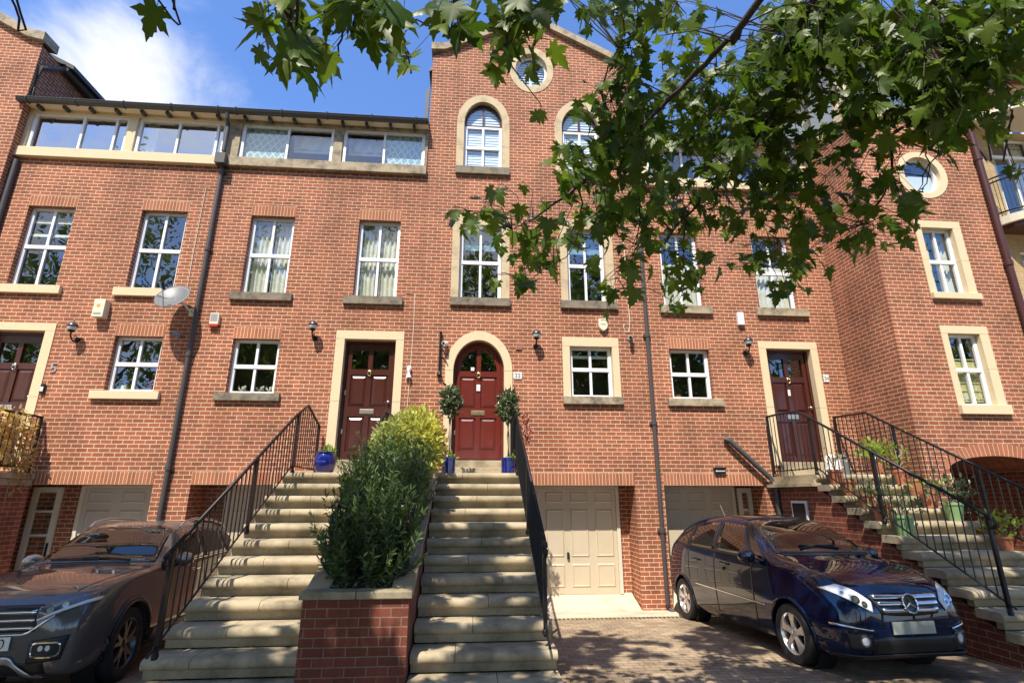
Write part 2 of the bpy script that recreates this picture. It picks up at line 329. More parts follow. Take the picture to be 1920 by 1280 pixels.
def ring(mb, cx, rxi, rzi, rxo, rzo, zc, a0, a1, n, y0, y1):
    """stone ring between two ellipses, cut in voussoirs by narrow joints left open"""
    for i in range(n):
        b0, b1 = a0+(a1-a0)*i/n, a0+(a1-a0)*(i+1)/n
        I = arc(cx, rxi, zc, rzi, b0, b1, 1, y0); O = arc(cx, rxo, zc, rzo, b0, b1, 1, y0)
        q = [I[0], O[0], O[1], I[1]]; mb.poly(q[::-1])
        w = lambda p: (p[0], y1, p[2])
        mb.poly([I[0], I[1], w(I[1]), w(I[0])]); mb.poly([O[1], O[0], w(O[0]), w(O[1])])
        if i == 0: mb.poly([O[0], I[0], w(I[0]), w(O[0])])
        if i == n-1: mb.poly([I[1], O[1], w(O[1]), w(I[1])])
def soldier(parent, x0, x1, z0, z1, Y=0.):
    mb = MB(); mb.box(x0, x1, Y-.004, Y+.05, z0, z1, skip='b')
    for i in range(len(mb.f)): mb.uv[i] = [((mb.v[k][2]-z0)*.9766 if False else 0, 0) for k in mb.f[i]]
    # brick on end: rows of the texture run along x
    for i, f in enumerate(mb.f): mb.uv[i] = [((mb.v[k][0]-x0)*1.172 if True else 0, (mb.v[k][2]-z0)/(z1-z0)*.228+.001) for k in f]
    return mb.build('soldier_course', M['soldier'], parent)
def frame_rect(mb, x0, x1, z0, z1, t, y0, y1):
    mb.box(x0, x0+t, y0, y1, z0, z1); mb.box(x1-t, x1, y0, y1, z0, z1)
    mb.box(x0+t, x1-t, y0+.002, y1, z0, z0+t); mb.box(x0+t, x1-t, y0+.002, y1, z1-t, z1)
def curtain_mesh(mb, x0, x1, z0, z1, y, folds=5, gather=0.):
    n = folds*8
    def fn(u, v):
        w = 1-gather*math.sin(math.pi*min(1, v*1.0))**2*.5
        x = x0+(x1-x0)*u*w
        return (x, y+.025*math.sin(u*folds*2*math.pi+math.sin(v*5)*.7), z0+(z1-z0)*v)
    mb.grid(fn, n, 10)
def window(parent, x0, x1, z0, z1, Y=0., rec=.10, rows=(.5,), cols=(.5,), sill=None, surround=None, curtain=None, fr='upvc', objs=None, room=True, deep=.9, glass='glass'):
    yf = Y+rec; mb = MB(); t = .05
    frame_rect(mb, x0+.005, x1-.005, z0+.005, z1-.005, t, yf, yf+.06)
    lo = [z0+t]; 
    for k, r in enumerate(rows):
        zc = z0+(z1-z0)*r; mb.box(x0+t, x1-t, yf-.008, yf+.05, zc-.038, zc+.038)
    for c in cols:
        xc = x0+(x1-x0)*c; e = [z0+t] + [z for r in rows for z in (z0+(z1-z0)*r-.038, z0+(z1-z0)*r+.038)] + [z1-t]
        for a, b in zip(e[0::2], e[1::2]): mb.box(xc-.024, xc+.024, yf+.004, yf+.05, a, b)
    # sash edges
    e = [z0+t] + [z for r in rows for z in (z0+(z1-z0)*r-.038, z0+(z1-z0)*r+.038)] + [z1-t]
    for a, b in zip(e[0::2], e[1::2]):
        mb.box(x0+t, x0+t+.022, yf+.008, yf+.05, a, b); mb.box(x1-t-.022, x1-t, yf+.008, yf+.05, a, b)
    w = mb.build('window', M[fr], parent)
    g = MB(); g.poly([(x0+.02,yf+.038,z0+.02),(x1-.02,yf+.038,z0+.02),(x1-.02,yf+.038,z1-.02),(x0+.02,yf+.038,z1-.02)]); g.build('pane', M[glass], w)
    if room:
        b = MB(); b.box(x0-.25, x1+.25, yf+.12, yf+deep, z0-.3, z1+.2, skip='f'); b.build('room', M['room'], w)
    if sill:
        s = MB(); s.box(sill[0], sill[1], Y-.075, yf+.03, sill[2], sill[3]); bevel(s.build('sill', M[sill[4]], w), .008)
    if surround:   # (outer x0, outer x1, outer top, bottom, material)
        a, b, top, bot, mt = surround; s = MB(); y0, y1 = Y-.012, yf+.01
        hs = [bot, bot+(top-bot)*.45, z1] if (top-bot) > 1.4 else [bot, z1]
        for c, d in zip(hs, hs[1:]): s.box(a, x0, y0, y1, c, d-.004); s.box(x1, b, y0, y1, c, d-.004)
        s.box(a, b, y0-.0015, y1, z1, top); s.build('surround', M[mt], w)
    if curtain: curtain(w, x0, x1, z0, z1, yf)
    return w
def cur_pair(frac=.34, mt='curtain', top=0.):
    def f(w, x0, x1, z0, z1, y):
        c = MB(); wd_ = (x1-x0)*frac; curtain_mesh(c, x0+.02, x0+wd_, z0, z1-top, y+.16, 3); curtain_mesh(c, x1-wd_, x1-.02, z0, z1-top, y+.16, 3); c.build('curtain', M[mt], w, True)
    return f
def cur_net(w, x0, x1, z0, z1, y):
    c = MB(); curtain_mesh(c, x0+.02, x1-.02, z0, z0+(z1-z0)*.62, y+.15, 8); c.build('curtain', M['curtain'], w, True)
def cur_swag(side):
    def f(w, x0, x1, z0, z1, y):
        c = MB(); W = x1-x0
        curtain_mesh(c, x0+W*(.05 if side < 0 else .45), x0+W*(.62 if side < 0 else .97), z0, z1-.35, y+.15, 5, .0); c.build('curtain', M['curtain'], w, True)
    return f
def cur_full(w, x0, x1, z0, z1, y):
    c = MB(); W = x1-x0; curtain_mesh(c, x0+.02, x0+W*.44, z0, z1-.12, y+.15, 4); curtain_mesh(c, x0+W*.52, x1-.02, z0, z1-.12, y+.15, 4); c.build('curtain', M['curtain'], w, True)
def slats(step=.072, mt='blind', lo=0, hi=1, tilt=.86):
    def f(w, x0, x1, z0, z1, y):
        c = MB(); z = z0+(z1-z0)*lo+.05; zt = z0+(z1-z0)*hi-.04; xm = (x0+x1)/2
        while z < zt:
            for a, b in ((x0+.05, xm-.03), (xm+.03, x1-.05)):
                c.poly([(a,y+.066,z),(b,y+.066,z),(b,y+.066+.055*(1-tilt),z+.062*tilt+.01),(a,y+.066+.055*(1-tilt),z+.062*tilt+.01)])
            z += step
        c.box(xm-.03, xm+.03, y+.066, y+.09, z0+(z1-z0)*lo+.02, zt); c.build('blind', M[mt], w)
    return f
def door(parent, cx, half, zb, zt, Y=0., rec=.16, mt='door_brown', arch=None, sur=None, spec=(4.27, 4.66), marks=(), handle_side=1):
    """panelled door in a stone surround; arch=(spring z, rz) for the round headed one"""
    y = Y+rec; fw = .055; a, b = cx-half+fw, cx+half-fw; d = MB(); st = .085; mid = .045
    zg0, zg1 = spec
    def rect(x0, x1, z0, z1, yy=0.): d.box(x0, x1, y+yy, y+.05, z0, z1)
    rails = [(zb+.01, zb+.17), (3.335, 3.52), (4.155, zg0), (zg1, zt-fw)]
    if arch: rails = rails[:3]
    for z0, z1 in rails: rect(a+st, b-st, z0, z1, .0005)
    rect(a, a+st, zb+.01, zt-fw if not arch else arch[0]); rect(b-st, b, zb+.01, zt-fw if not arch else arch[0]); 
    gaps = [(rails[0][1], rails[1][0]), (rails[1][1], rails[2][0])]
    for z0, z1 in gaps + [(zg0, zg1 if not arch else arch[0]+arch[1]-fw-.02)]: rect(cx-mid, cx+mid, z0, z1, .0005)
    for z0, z1 in gaps:
        for p, q in ((a+st, cx-mid), (cx+mid, b-st)):
            i = .045; d.poly([(p,y+.028,z0),(q,y+.028,z0),(q,y+.028,z1),(p,y+.028,z1)])
            A = [(p+.02,y+.026,z0+.02),(q-.02,y+.026,z0+.02),(q-.02,y+.026,z1-.02),(p+.02,y+.026,z1-.02)]; B = [(p+.02+i,y+.006,z0+.02+i),(q-.02-i,y+.006,z0+.02+i),(q-.02-i,y+.006,z1-.02-i),(p+.02+i,y+.006,z1-.02-i)]
            for k in range(4): d.poly([A[k], A[(k+1)%4], B[(k+1)%4], B[k]])
            d.poly(B)
    if arch:
        zs, rz = arch; ro, ri = b-cx, b-cx-st
        n = 20; O = arc(cx, ro, zs, rz-fw, 0, math.pi, n, y); I = arc(cx, ri, zs, rz-fw-st*1.2, 0, math.pi, n, y)
        for k in range(n): d.poly([I[k], I[k+1], O[k+1], O[k]]); d.poly([I[k+1], I[k], (I[k][0], y+.05, I[k][2]), (I[k+1][0], y+.05, I[k+1][2])])
    dr = d.build('door', M[mt], parent)
    g = MB()
    if arch: g.poly([(a+.03,y+.035,zg0-.01)] + [(b-.03,y+.035,zg0-.01)] + arc(cx, b-cx-.03, arch[0], arch[1]-fw-.03, 0, math.pi, 24, y+.035))
    else: g.poly([(a+.03,y+.035,zg0-.01),(b-.03,y+.035,zg0-.01),(b-.03,y+.035,zg1+.01),(a+.03,y+.035,zg1+.01)])
    g.build('pane', M['glass'], dr)
    r = MB(); r.box(cx-half, cx+half, y+.06, y+.9, zg0-.3, (zt if not arch else arch[0]+arch[1])+.0, skip='f'); r.box(cx-half, cx+half, y+.052, y+.06, zb, zg0-.05); r.build('room', M['room'], dr)
    f = MB(); f.box(cx-half, a-.004, y-.03, y+.06, zb, zt if not arch else arch[0]); f.box(b+.004, cx+half, y-.03, y+.06, zb, zt if not arch else arch[0])
    if arch: ring(f, cx, b-cx+.004, arch[1]-fw+.004, half, arch[1], arch[0], 0, math.pi, 24, y-.03, y+.06)
    else: f.box(a-.004, b+.004, y-.029, y+.06, zt-fw+.004, zt)
    f.build('door_frame', M[mt], dr)
    k = MB(); k.lathe((cx, y-.012, zg0-.045), [(0,-.02),(.035,-.016),(.035,.008),(.0,.012)], 14, 'y'); 
    k.tube([(cx+.036*math.sin(t_)*.9, y-.030, zg0-.085+.05*math.cos(t_)) for t_ in np.linspace(.5, 2*math.pi-.5, 14)], .009, 6); k.build('knocker', M['brass' if mt != 'door_dark' else 'steel'], dr, True)
    lb = MB(); lb.box(cx-.135, cx+.135, y-.012, y+.002, 3.385, 3.475); bevel(lb.build('letterbox', M['brass' if mt == 'door_red' else 'steel'], dr), .004)
    fl = MB(); fl.box(cx-.10, cx+.10, y-.017, y-.010, 3.408, 3.450); fl.build('letterbox_flap', M['sill_dark' if mt == 'door_red' else 'brass'], dr)
    h = MB(); hx = b-.045 if handle_side > 0 else a+.045; h.lathe((hx, y-.03, 3.62), [(0,-.03),(.026,-.025),(.03,-.005),(.016,.01),(.016,.03)], 12, 'y'); h.build('handle', M['steel'], dr, True)
    hs = MB()
    for z in (3.0, 3.75): hs.box((a if handle_side > 0 else b)-.02, (a if handle_side > 0 else b)+.02, y-.014, y+.0, z, z+.09)
    hs.build('hinge', M['steel'], dr)
    for (mx, mz, mw, mh, mm) in marks: q = MB(); q.box(mx-mw/2, mx+mw/2, y-.022, y, mz-mh/2, mz+mh/2); bevel(q.build('key_safe', M[mm], dr), .006)
    if sur:
        s = MB(); x0, x1, top = sur[:3]; y0, y1 = Y-.014, y-.02; sb = zb-.02
        if arch:
            zs, rz = arch; ring(s, cx, half, rz, (x1-x0)/2, top-zs, zs, 0, math.pi, 24, y0, y1)
            for z0, z1 in ((sb, 3.3), (3.306, zs-.006)): s.box(x0, cx-half, y0, y1, z0, z1); s.box(cx+half, x1, y0, y1, z0, z1)
        else:
            for z0, z1 in ((sb, 3.6), (3.606, zt)): s.box(x0, cx-half, y0, y1, z0, z1); s.box(cx+half, x1, y0, y1, z0, z1)
            s.box(x0, x1, y0-.0015, y1, zt+.004, top)
        s.build('surround', M['cream'], dr)
    return dr
def garage_door(parent, x0, x1, z0, z1, y, mt='garage', ncol=4, hx=None):
    d = MB(); d.box(x0, x1, y+.02, y+.05, z0, z1); w = (x1-x0)/ncol
    for c in range(ncol):
        for a, b in ((.86, .97), (.34, .80), (.06, .28)):
            zz0, zz1 = z0+(z1-z0)*(a if a > .5 or True else a), z0+(z1-z0)*b; zz0 = z0+(z1-z0)*a if a < b else zz1
            p, q = x0+w*c+w*.13, x0+w*(c+1)-w*.13; i = .028
            A = [(p,y+.02,zz0),(q,y+.02,zz0),(q,y+.02,zz1),(p,y+.02,zz1)]; B = [(p+i,y+.004,zz0+i),(q-i,y+.004,zz0+i),(q-i,y+.004,zz1-i),(p+i,y+.004,zz1-i)]; C_ = [(p+i*1.6,y+.014,zz0+i*1.6),(q-i*1.6,y+.014,zz0+i*1.6),(q-i*1.6,y+.014,zz1-i*1.6),(p+i*1.6,y+.014,zz1-i*1.6)]
            for k in range(4): d.poly([A[k], A[(k+1)%4], B[(k+1)%4], B[k]]); d.poly([B[k], B[(k+1)%4], C_[(k+1)%4], C_[k]])
            d.poly(C_)
    g = d.build('garage_door', M[mt], parent)
    f = MB(); f.box(x0-.07, x0-.003, y-.01, y+.06, z0, z1+.06); f.box(x1+.003, x1+.07, y-.01, y+.06, z0, z1+.06); f.box(x0-.003, x1+.003, y-.009, y+.06, z1+.004, z1+.06); f.build('garage_door_frame', M['offwhite'], g)
    hx = hx or (x0+x1)/2; h = MB(); h.box(hx-.022, hx+.022, y-.022, y+.02, z0+.62, z0+.74); bevel(h.build('handle', M['black'], g), .006)
    return g
def half_glazed(parent, x0, x1, z0, z1, y, hs):
    d = MB(); t = .09; frame_rect(d, x0, x1, z0, z1, t, y, y+.05)
    for k in (.36, .57, .78): zz = z0+(z1-z0)*k; d.box(x0+t, x1-t, y+.003, y+.045, zz-.02, zz+.02)
    d.box(x0+t, x1-t, y+.01, y+.05, z0+t, z0+(z1-z0)*.36-.02); dr = d.build('side_door', M['offwhite'], parent)
    g = MB(); g.poly([(x0+.03,y+.03,z0+.8),(x1-.03,y+.03,z0+.8),(x1-.03,y+.03,z1-.03),(x0+.03,y+.03,z1-.03)]); g.build('pane', M['glass'], dr)
    b = MB(); b.box(x0, x1, y+.07, y+.6, z0, z1, skip='f'); b.build('room', M['room'], dr)
    h = MB(); hx = x1-.045 if hs > 0 else x0+.045; h.box(hx-.018, hx+.018, y-.012, y, z0+.75, z0+.98); h.tube([(hx, y-.03, z0+.9), (hx-hs*.11, y-.03, z0+.9)], .009, 6); h.build('handle', M['black'], dr)
RD = .57   # depth of the garage recesses
def recess(mb, x0, x1, zt=2.06, zb=-.2):
    mb.poly([(x0,0,zb),(x0,0,zt),(x0,RD,zt),(x0,RD,zb)]); mb.poly([(x1,0,zb),(x1,RD,zb),(x1,RD,zt),(x1,0,zt)]); mb.poly([(x0,RD,zb),(x1,RD,zb),(x1,RD,zt),(x0,RD,zt)])
def shell(mb, x0, x1, z0, z1, depth=8.5, Y=0.):
    mb.poly([(x0,Y,z0),(x0,Y,z1),(x0,Y+depth,z1),(x0,Y+depth,z0)]); mb.poly([(x1,Y,z0),(x1,Y+depth,z0),(x1,Y+depth,z1),(x1,Y,z1)]); mb.poly([(x1,Y+depth,z0),(x0,Y+depth,z0),(x0,Y+depth,z1),(x1,Y+depth,z1)])
def downpipe(parent, x, z0, z1, y=-.065, r=.042, mt='pipe_grey', foot=True, collars=(3.0, 5.2, 7.1)):
    p = MB(); path = [(x,y,z1),(x,y,z0+.12)] + ([(x+.02,y-.04,z0+.05),(x+.05,y-.12,z0+.0)] if foot else []); p.tube(path, r, 10)
    for z in collars:
        if z0 < z < z1: p.lathe((x,y,z), [(r,0),(r+.012,.005),(r+.012,.085),(r,.09)], 10); p.box(x-.075, x+.075, y+.02, 0.0, z+.02, z+.06)
    o = p.build('downpipe', M[mt], parent); smooth_by_angle(o, 35); return o
def terrace_top(parent, x0, x1, sashes, band, sillmt, gz=9.83):
    """the strip of second floor windows under the eaves with its sill band, posts, soffit and gutter"""
    s = MB(); s.box(band[0], band[1], -.10, .16, 8.60, 8.815); bevel(s.build('sill_band', M[sillmt], parent), .01)
    po = MB(); ed = sorted([x0] + [v for q in sashes for v in q[:2]] + [x1])
    for a, b in zip(ed[0::2], ed[1::2]):
        if b-a > .02: po.box(a+.002, b-.002, -.03, .2, 8.815, 9.72)
    po.box(x0+.002, x1-.002, -.028, .2, 9.72, 9.80); po.build('post', M['cream' if sillmt == 'cream' else 'weathered'], parent)
    sf = MB(); sf.box(x0, x1, -.19, .0, 9.80, 9.825); sf.build('soffit', M['soffit'], parent)
    x = x0+.35
    while x < x1-.1: br = MB(); br.box(x-.028, x+.028, -.18, -.031, 9.73, 9.799); br.build('eaves_bracket', M['gutter'], parent); x += .52
    g = MB(); yc = -.25; n = 10
    def fn(u, v): a = math.pi*(1+v); return (x0+(x1-x0)*u, yc+.075*math.cos(a), gz+.02+.08*math.sin(a))
    g.grid(fn, 1, n); g.tube([(x0,yc-.075,gz+.022),(x1,yc-.075,gz+.022)], .012, 6); g.tube([(x0,yc+.075,gz+.022),(x1,yc+.075,gz+.022)], .010, 6)
    x = x0+.2
    while x < x1: g.lathe((x, yc, gz+.02), [(.083,-.0),(.083,.04)], 4); g.tube([(x+ (0), yc+.083*math.cos(math.pi*(1+k/8)), gz+.02+.088*math.sin(math.pi*(1+k/8))) for k in range(9)], .012, 5); x += .96
    o = g.build('gutter', M['gutter'], parent); smooth_by_angle(o, 50)
    rf = MB(); rf.prism([(x0,-.27,9.88),(x0,4.2,12.1),(x0,4.2,12.0),(x0,-.21,9.83)], (x1-x0,0,0)); rf.build('roof', M['lead'], parent)
    return parent

def wire(parent, pts, r=.006, mt='soffit'): w = MB(); w.tube(pts, r, 5); w.build('cable', M[mt], parent)

S17 = (7.50, 5.77)
# ------------------------------------------------------------ the four houses
# --- house with the fixed dish (left)
h1 = thing('terraced_house', (-7.48, 0, 0), 'red brick terraced house at the left with pale cream window sills', 'house')
mb = MB(); X0, X1 = -9.62, -5.365
ops = [(-8.97,-8.07,5.77,7.50), (-6.79,-5.89,5.77,7.50), (-6.77,-5.89,3.73,4.80), (-9.12,-7.94,2.35,4.92,None,.2), (X0+.05,X1-.02,8.7,9.8,None,.2)]
wall_front(mb, X0, X1, 2.06, 10.0, ops); mb.poly([(X0,0,-.2),(-8.02,0,-.2),(-8.02,0,2.06),(X0,0,2.06)]); mb.poly([(-5.58,0,-.2),(X1,0,-.2),(X1,0,2.06),(-5.58,0,2.06)])
recess(mb, -8.02, -5.58); mb.poly([(-8.02,0,2.06),(-5.58,0,2.06),(-5.58,RD,2.06),(-8.02,RD,2.06)]); shell(mb, X0, X1, -.2, 9.8); mb.build('wall', M['brick'], h1)
soldier(h1, -8.0, -5.58, 2.06, 2.285)
for a, b, z in ((-8.98,-8.06,7.505), (-6.80,-5.88,7.505), (-6.78,-5.88,4.805)): soldier(h1, a, b, z, z+.228)
window(h1, -8.97, -8.07, 5.77, 7.50, sill=(-9.15,-7.93,5.60,5.768,'cream'), curtain=slats(.3, 'curtain', .62, .98))
window(h1, -6.79, -5.89, 5.77, 7.50, sill=(-6.96,-5.72,5.60,5.768,'cream'))
w = window(h1, -6.77, -5.89, 3.73, 4.80, sill=(-6.96,-5.745,3.575,3.728,'cream'))
q = MB(); q.lathe((-6.55,.22,3.75), [(0,.0),(.05,.0),(.055,.13),(0,.13)], 12); q.build('candle', M['plastic_white'], w); 
q = MB()
for dx, dz in ((-6.03,3.95),(-6.01,4.08),(-6.07,3.86)): q.lathe((dx,.2,dz), [(0,-.06),(.06,-.03),(.06,.03),(0,.06)], 10, sx=.85)
q.build('orchid', M['red_leaf'], w)
door(h1, -8.53, .5, 2.46, 4.86, mt='door_dark', sur=(-9.2,-7.86,5.015))
garage_door(h1, -7.02, -5.30, .08, 2.0, RD-.07, 'garage_grey', 3); half_glazed(h1, -7.92, -7.42, .08, 2.02, RD-.07, 1)
terrace_top(h1, X0+.05, X1, [(-9.40,-7.44), (-7.26,-5.43)], (-9.56,-5.40), 'cream')
window(h1, -9.40, -7.44, 8.815, 9.72, rec=.02, rows=(), cols=(.52,.86), glass='glass_sky'); window(h1, -7.26, -5.43, 8.815, 9.72, rec=.02, rows=(), cols=(.46,.90), curtain=cur_pair(.18), glass='glass_sky')
wire(h1, [(-5.62,-.012,8.1),(-5.63,-.012,6.5),(-5.62,-.012,5.75)])
# --- house with the big shrub before it
h2 = thing('terraced_house', (-3.2, 0, 0), 'red brick terraced house with dark stone sills and leaf patterned blinds in its top windows', 'house')
mb = MB(); X0, X1 = -5.36, -1.055
ops = [(-4.62,-3.73,5.75,7.48), (-2.41,-1.54,5.74,7.48), (-4.60,-3.71,3.725,4.80), (-2.57,-1.40,2.35,4.92,None,.2), (X0+.02,X1-.02,8.7,9.8,None,.2)]
wall_front(mb, X0, X1, 2.06, 10.0, ops); mb.poly([(X0,0,-.2),(-4.94,0,-.2),(-4.94,0,2.06),(X0,0,2.06)]); mb.poly([(-2.6,0,-.2),(X1,0,-.2),(X1,0,2.06),(-2.6,0,2.06)])
recess(mb, -4.94, -2.6); mb.poly([(-4.94,0,2.06),(-2.6,0,2.06),(-2.6,RD,2.06),(-4.94,RD,2.06)]); shell(mb, X0, X1, -.2, 9.8); mb.build('wall', M['brick'], h2)
soldier(h2, -4.94, -2.6, 2.06, 2.285)
for a, b, z in ((-4.63,-3.72,7.485), (-2.42,-1.53,7.485), (-4.61,-3.70,4.805)): soldier(h2, a, b, z, z+.228)
window(h2, -4.62, -3.73, 5.75, 7.48, sill=(-4.78,-3.585,5.585,5.748,'sill_dark'), curtain=cur_full); window(h2, -2.41, -1.54, 5.74, 7.48, sill=(-2.58,-1.40,5.565,5.738,'sill_dark'), curtain=cur_full)
w = window(h2, -4.60, -3.71, 3.725, 4.80, sill=(-4.77,-3.58,3.575,3.723,'sill_dark'))
q = MB()
for dx in (-4.40,-4.06,-3.88):
    for k in range(9): a = k*.7; q.poly([(dx,.24,3.80),(dx+.07*math.cos(a),.24+.04*math.sin(a),3.86+.03*(k%3)),(dx+.09*math.cos(a+.5),.24+.04*math.sin(a),3.84+.03*(k%3))])
q.build('sill_flower', M['curtain'], w)
door(h2, -1.98, .5, 2.50, 4.84, mt='door_brown', sur=(-2.65,-1.325,5.015))
garage_door(h2, -4.45, -2.65, .08, 2.0, RD-.07, 'garage', 3)
terrace_top(h2, X0, X1, [(-5.10,-3.12), (-2.92,-1.12)], (-5.27,-1.06), 'weathered')
def leafblind(part):
    def f(w, x0, x1, z0, z1, y):
        c = MB(); xs = (x0+.04, x0+(x1-x0)*.5-.02) if part < 0 else (x0+(x1-x0)*.5+.02, x1-.04); c.box(xs[0], xs[1], y+.10, y+.104, z0+.03, z1-.03); c.build('leaf_blind', M['leafblind'], w)
        d = MB(); xs = (x0+(x1-x0)*.5+.02, x1-.04) if part < 0 else (x0+.04, x0+(x1-x0)*.5-.02); curtain_mesh(d, xs[0], xs[1], z1-.36, z1-.03, y+.3, 3); d.box(xs[0], xs[1], y+.33, y+.35, z0+.48, z0+.60); d.build('blind', M['blind'], w)
    return f
lm, lt, lp = mat('leaf_pattern_blind'); lp.inputs['Roughness'].default_value = .8
_tc = N(lt, 'ShaderNodeTexCoord'); _mp = N(lt, 'ShaderNodeMapping'); _mp.inputs['Scale'].default_value = (9, 1, 6); _mp.inputs['Rotation'].default_value = (0, .7, 0)
_vo = N(lt, 'ShaderNodeTexVoronoi', Scale=1); _vo.feature = 'DISTANCE_TO_EDGE'; _vo.inputs['Randomness'].default_value = .35
_mr = N(lt, 'ShaderNodeMapRange'); _mr.inputs[1].default_value = .05; _mr.inputs[2].default_value = .12
_mx = N(lt, 'ShaderNodeMix'); _mx.data_type = 'RGBA'; _mx.inputs[6].default_value = (.80, .86, .86, 1); _mx.inputs[7].default_value = (.30, .46, .52, 1)
for a, b in ((_tc.outputs['Object'], _mp.inputs[0]), (_mp.outputs[0], _vo.inputs['Vector']), (_vo.outputs['Distance'], _mr.inputs[0]), (_mr.outputs[0], _mx.inputs[0]), (_mx.outputs[2], lp.inputs['Base Color'])): lt.links.new(a, b)
M['leafblind'] = lm
window(h2, -5.10, -3.12, 8.815, 9.72, rec=.02, rows=(), cols=(.5,), curtain=leafblind(-1)); window(h2, -2.92, -1.12, 8.815, 9.72, rec=.02, rows=(), cols=(.5,), curtain=leafblind(1))
wire(h2, [(-1.36,-.012,5.85),(-1.17,-.012,5.84),(-1.15,-.012,5.2),(-1.2,-.012,2.9)])
# --- gabled house with the round headed red door
h3 = thing('gabled_house', (1.3, 0, 0), 'tall gabled red brick house with round window, arched windows and red arched door', 'house')
mb = MB(); X0, X1 = -1.05, 3.655; GC = 1.30
WE = dict(x0=-.25, x1=.62, zb=8.885, zs=10.07, zt=10.66); 
ops = [(-.30,.67,8.80,10.72,('arch',10.07)), (1.93,2.90,8.80,10.72,('arch',10.07)), (-.33,.66,5.70,7.52), (1.97,2.89,5.70,7.52), (1.96,2.93,3.70,4.85), (-.40,.75,2.35,4.96,('arch',4.25),.2), (GC-.45,GC+.45,11.665-.56,11.665+.56,('oval',))]
ops2 = [o for o in ops if o[3] < 11]; top = 11.0
wall_front(mb, X0, X1, 2.06, top, ops2)
def gable_z(x): return 13.12-.527*abs(x-GC)*(1.0)
ze = gable_z(X0)
# gable: strip above `top` cut round the oval opening
o = ops[-1]; a, b, c, d = o[:4]
mb.poly([(X0,0,top),(a,0,top),(a,0,gable_z(a)),(X0,0,ze)]); mb.poly([(b,0,top),(X1,0,top),(X1,0,ze),(b,0,gable_z(b))])
wall_front(mb, a, b, top, 12.3, [o]); mb.poly([(a,0,12.3),(b,0,12.3),(b,0,gable_z(b)),(GC,0,gable_z(GC)),(a,0,gable_z(a))])
mb.poly([(X0,0,-.2),(.85,0,-.2),(.85,0,2.06),(X0,0,2.06)]); mb.poly([(3.19,0,-.2),(X1,0,-.2),(X1,0,2.06),(3.19,0,2.06)])
recess(mb, .85, 3.19); mb.poly([(.85,0,2.06),(3.19,0,2.06),(3.19,RD,2.06),(.85,RD,2.06)]); shell(mb, X0, X1, -.2, ze); mb.build('wall', M['brick'], h3)
soldier(h3, .86, 3.19, 2.06, 2.285)
cp = MB()
for s in (-1, 1):
    e = GC+s*(X1-GC+.03); k = GC+s*(X1-GC-.30); y0, y1 = -.10, .34; zz = gable_z(X0)
    P = [(GC, gable_z(GC)), (k, gable_z(k)), (e, gable_z(k)-.02), (e, gable_z(k)+.17), (k-s*.02, gable_z(k)+.19), (GC, gable_z(GC)+.20)]
    cp.prism([(x, y0, z) for x, z in (P if s > 0 else P[::-1])], (0, y1-y0, 0))
cp.build('coping', M['weathered'], h3)
rf = MB()
for s in (-1, 1): e = GC+s*(X1-GC+.1); rf.prism([(GC,.30,gable_z(GC)+.02),(e,.30,ze-.05),(e,.30,ze-.15),(GC,.30,gable_z(GC)-.1)], (0,8.2,0))
rf.build('roof', M['lead'], h3)
def arch_window(parent, cx):
    x0, x1 = cx-.435, cx+.435; zb, zs, zt = 8.885, 10.07, 10.66
    w = window(parent, x0, x1, zb, zs-.02, rows=(.505,), cols=(.5,), sill=(cx-.60,cx+.60,8.70,8.883,'sill_dark'), curtain=slats(), room=False)
    f = MB(); y = .105; ring(f, cx, .385, .535, .435, .59, zs, 0, math.pi, 20, y, y+.05); f.box(cx-.022, cx+.022, y+.002, y+.05, zs+.02, zt-.05); f.box(x0, x1, y+.001, y+.05, zs-.02, zs+.02); f.build('fanlight_frame', M['door_brown'], w)
    g = MB(); g.poly([(x0+.02,y+.03,zs)] + [(x1-.02,y+.03,zs)] + arc(cx, .41, zs, .56, 0, math.pi, 20, y+.03)); g.build('fanlight_pane', M['glass'], w)
    r = MB(); r.box(x0-.1, x1+.1, y+.12, y+.8, zb-.2, zt+.1, skip='f'); r.build('room', M['room'], w)
    bl = MB(); z = zs+.06
    while z < zt-.08:
        hw = .40*math.sqrt(max(0, 1-((z-zs)/.57)**2)); bl.poly([(cx-hw,y+.055,z),(cx+hw,y+.055,z),(cx+hw*.97,y+.065,z+.055),(cx-hw*.97,y+.065,z+.055)]); z += .072
    bl.build('fanlight_blind', M['blind'], w)
    s = MB(); ring(s, cx, .435, .59, .60, .775, zs, 0, math.pi, 24, -.012, .11)
    for z0, z1 in ((8.885, 9.45), (9.456, zs-.005)): s.box(cx-.60, cx-.435, -.012, .11, z0, z1); s.box(cx+.435, cx+.60, -.012, .11, z0, z1)
    s.build('surround', M['cream_old'], w)
M['cream_old'] = stone('old_cream_stone', (.58, .46, .29), (.33, .25, .16), .35)
arch_window(h3, .175); arch_window(h3, 2.425)
rw = MB(); zc = 11.665; ring(rw, GC, .335, .42, .385, .48, zc, 0, 2*math.pi, 40, .10, .15); rwo = rw.build('round_window', M['upvc'], h3)
g = MB(); g.poly(arc(GC, .36, zc, .45, 0, 2*math.pi*39/40, 39, .13)); g.build('pane', M['glass'], rwo)
b = MB(); z = zc-.42
while z < zc+.42:
    hw = .35*math.sqrt(max(0, 1-((z-zc)/.45)**2)); b.poly([(GC-hw,.19,z),(GC-.03,.19,z),(GC-.03,.215,z+.05),(GC-hw,.215,z+.05)]); b.poly([(GC+.03,.19,z),(GC+hw,.19,z),(GC+hw,.215,z+.05),(GC+.03,.215,z+.05)]); z += .072
b.box(GC-.03, GC+.03, .19, .22, zc-.42, zc+.42); b.build('blind', M['blind'], rwo)
